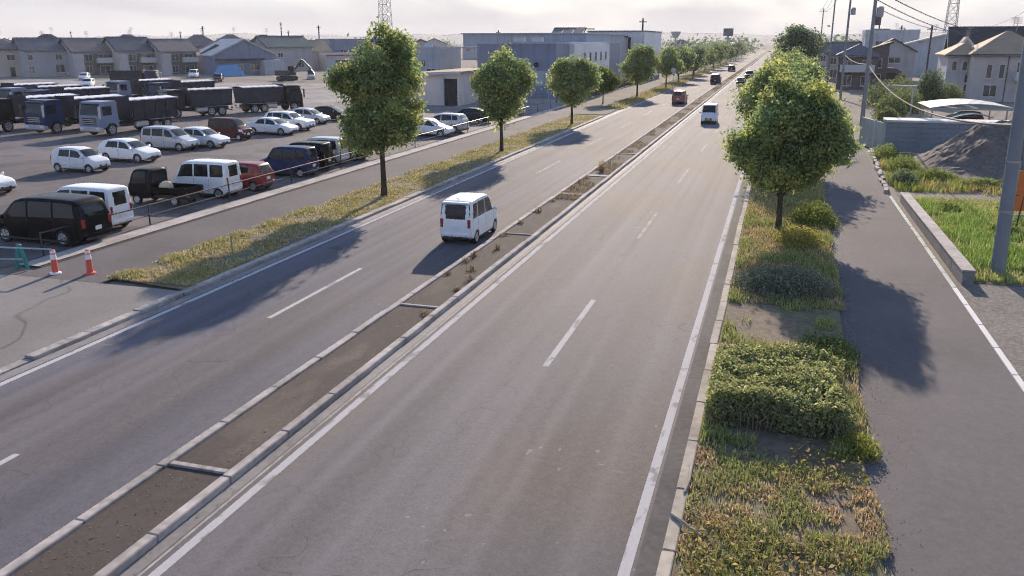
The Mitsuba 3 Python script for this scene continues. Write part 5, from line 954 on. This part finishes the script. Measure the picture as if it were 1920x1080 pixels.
# back of yard: digger, stacked sheets, fence
k = thing('digger', 'dark excavator with folded arm at the back of the yard', 'excavator'); tw = place(-97, 160, 0, 15)
part(k, 'track', bbox(-2, 2, -1.3, -.75, 0, .9, .3), 'chassis', False, tw); part(k, 'track', bbox(-2, 2, .75, 1.3, 0, .9, .3), 'chassis', False, tw); part(k, 'house', bbox(-2.2, 1.0, -1.2, 1.2, 1.0, 2.1, .15), 'dump_grey', False, tw); part(k, 'cab', bbox(.2, 1.6, .1, 1.2, 1.0, 2.9, .12), 'car_glass_tint', False, tw)
part(k, 'boom', cat(beam((1.2, -.3, 1.6), (3.4, -.3, 4.2), .4, .35), beam((3.4, -.3, 4.2), (5.2, -.3, 2.4), .3, .3)), 'dump_grey', False, tw); part(k, 'bucket', hull([(5.0, a, 2.5) for a in (-.8, .2)] + [(5.7, a, 1.8) for a in (-.8, .2)] + [(4.8, a, 1.2) for a in (-.8, .2)] + [(4.5, a, 1.9) for a in (-.8, .2)]), 'chassis', False, tw)
k = thing('tarpaulin', 'bright blue tarpaulin over goods beside the blue warehouse', 'tarpaulin'); part(k, 'sheet', hull([(-126.5 + a, 176 + b, z) for a, b, z in ((0, 0, 0), (6, 3, 0), (5, 6, 0), (-1, 3, 0), (1, 1.5, 2.4), (4.6, 3.4, 2.6), (4, 4.8, 2.2), (.6, 3, 2.1))]), 'sheet_blue')
k = thing('yard_fence', 'long dark fence on the far side of the sidewalk past the factory', 'fence')
for i in range(24): part(k, 'panel', box(-26.05, -25.95, 116 + 3.2 * i, 119.1 + 3.2 * i, .1, 1.35), 'roof_dark')
for i in range(25): part(k, 'post', box(-26.07, -25.93, 115.86 + 3.2 * i, 115.98 + 3.2 * i, 0, 1.5), 'dark_metal')
# distant plain: houses, trees and a low ridge
rd = np.random.default_rng(404); WM, RM = ['wall_cream', 'wall_grey', 'wall_white', 'wall_beige', 'wall_paleblue', 'wall_taupe'], ['roof_slate', 'roof_brown', 'roof_dark', 'roof_blue', 'roof_pale', 'roof_green']
side = [(-390 + 16 * i + rd.uniform(-4, 4), 330 + rd.uniform(-40, 90)) for i in range(20)] + [(-62 - 7 * i, 260 + 24 * i) for i in range(6)] + [(22 + 9 * i, 300 + 30 * i) for i in range(6)] + [(-230 + 34 * i, 560 + rd.uniform(-40, 60)) for i in range(9)]
for i, (x, y) in enumerate(side):
    w, d, he = rd.uniform(9, 15), rd.uniform(9, 12), rd.uniform(4.8, 6.6); rot = math.degrees(math.atan2(-x, y)) + rd.uniform(-25, 25)
    house('distant_house', f'distant {WM[i % 6][5:]} walled house with {RM[(i * 5 + i // 6) % 6][5:]} {("gable", "hip", "front gable")[i % 3]} roof, ' + ((ORD[i] + ' of the left skyline row') if i < 20 else (ORD[i - 20] + ' beyond the factory') if i < 26 else (ORD[i - 26] + ' far along the right side') if i < 32 else (ORD[i - 32] + ' in the farthest row')), x, y, rot, w, d, he, he + rd.uniform(1.8, 3), ('gx', 'hip', 'gy')[i % 3], WM[i % 6], RM[(i * 5 + i // 6) % 6], [('f', -w * .25, 3.3, 1.6, 1.3, dict(sill=False)), ('f', w * .25, 3.3, 1.6, 1.3, dict(sill=False)), ('f', w * .2, .8, 2.0, 1.7, dict(sill=False))], 'distant houses on the plain', gutter=False)
def far_wood(n, xs, ys, hh, size, seed):
    r = np.random.default_rng(seed); c = len(xs) * n; i = r.integers(0, len(xs), c); x = np.array(xs)[i] + r.normal(0, 1, c) * size * 2.6; y = np.array(ys)[i] + r.normal(0, 1, c) * size * 2.6; z = np.abs(r.normal(.45, .28, c)) * np.array(hh)[i]
    V, F = leaf_cards(np.stack([x, y, z], 1), np.array([[0, -.6, .8]]) * np.ones((c, 1)), np.full(c, size), r); return V, F, leaf_tones(c, DEEP, r)
xs = np.concatenate([rd.uniform(-900, 500, 260), rd.uniform(-60, 40, 30)]); ys = np.concatenate([rd.uniform(620, 1150, 260), rd.uniform(480, 640, 30)]); keep = (np.abs(xs + 9) > 14); xs, ys = xs[keep], ys[keep]
stuff('far_wood', *far_wood(60, xs, ys, rd.uniform(6, 12, len(xs)), 2.4, 91), 'leaf', 'far off band of trees along the horizon')
xs = np.array([14.0 + 3 * math.sin(i) for i in range(16)] + [-30 - 2 * i for i in range(16)]); ys = np.array([230 + 18 * i for i in range(16)] + [250 + 15 * i for i in range(16)])
stuff('far_wood', *far_wood(120, xs, ys, np.full(32, 4.5), 1.0, 92), 'leaf', 'roadside greenery thickening towards the vanishing point')
def ridge():
    X = np.linspace(-4200, 2600, 260); h = 22 + 42 * meshkit.fbm(np.stack([X / 520, 0 * X, 0 * X], -1), 5, 6); V = np.concatenate([np.stack([X, 0 * X + 4300, 0 * X - 2], 1), np.stack([X, 0 * X + 4700, h], 1), np.stack([X, 0 * X + 5600, 0 * X - 2], 1)]); m = len(X)
    F = [q for k in (0, m) for i in range(m - 1) for q in ((k + i, k + i + 1, k + m + i + 1), (k + i, k + m + i + 1, k + m + i))]; return V, np.array(F)
struct('hills', ridge(), 'far_hill', True, 'faint low hills on the horizon')

# ------------------------------------------------------------------ air
scene['air'] = {'type': 'homogeneous', 'albedo': {'type': 'rgb', 'value': [0.95, 0.95, 0.96]}, 'sigma_t': 0.00018}
scene['haze'] = {'type': 'cube', 'to_world': T().translate([-300, 2600, 49]).scale([4400, 3100, 51]), 'bsdf': {'type': 'null'}, 'interior': {'type': 'ref', 'id': 'air'}}
tag('haze', 'thin pale haze over the whole plain', kind='stuff')
scene['camera']['medium'] = {'type': 'ref', 'id': 'air'}
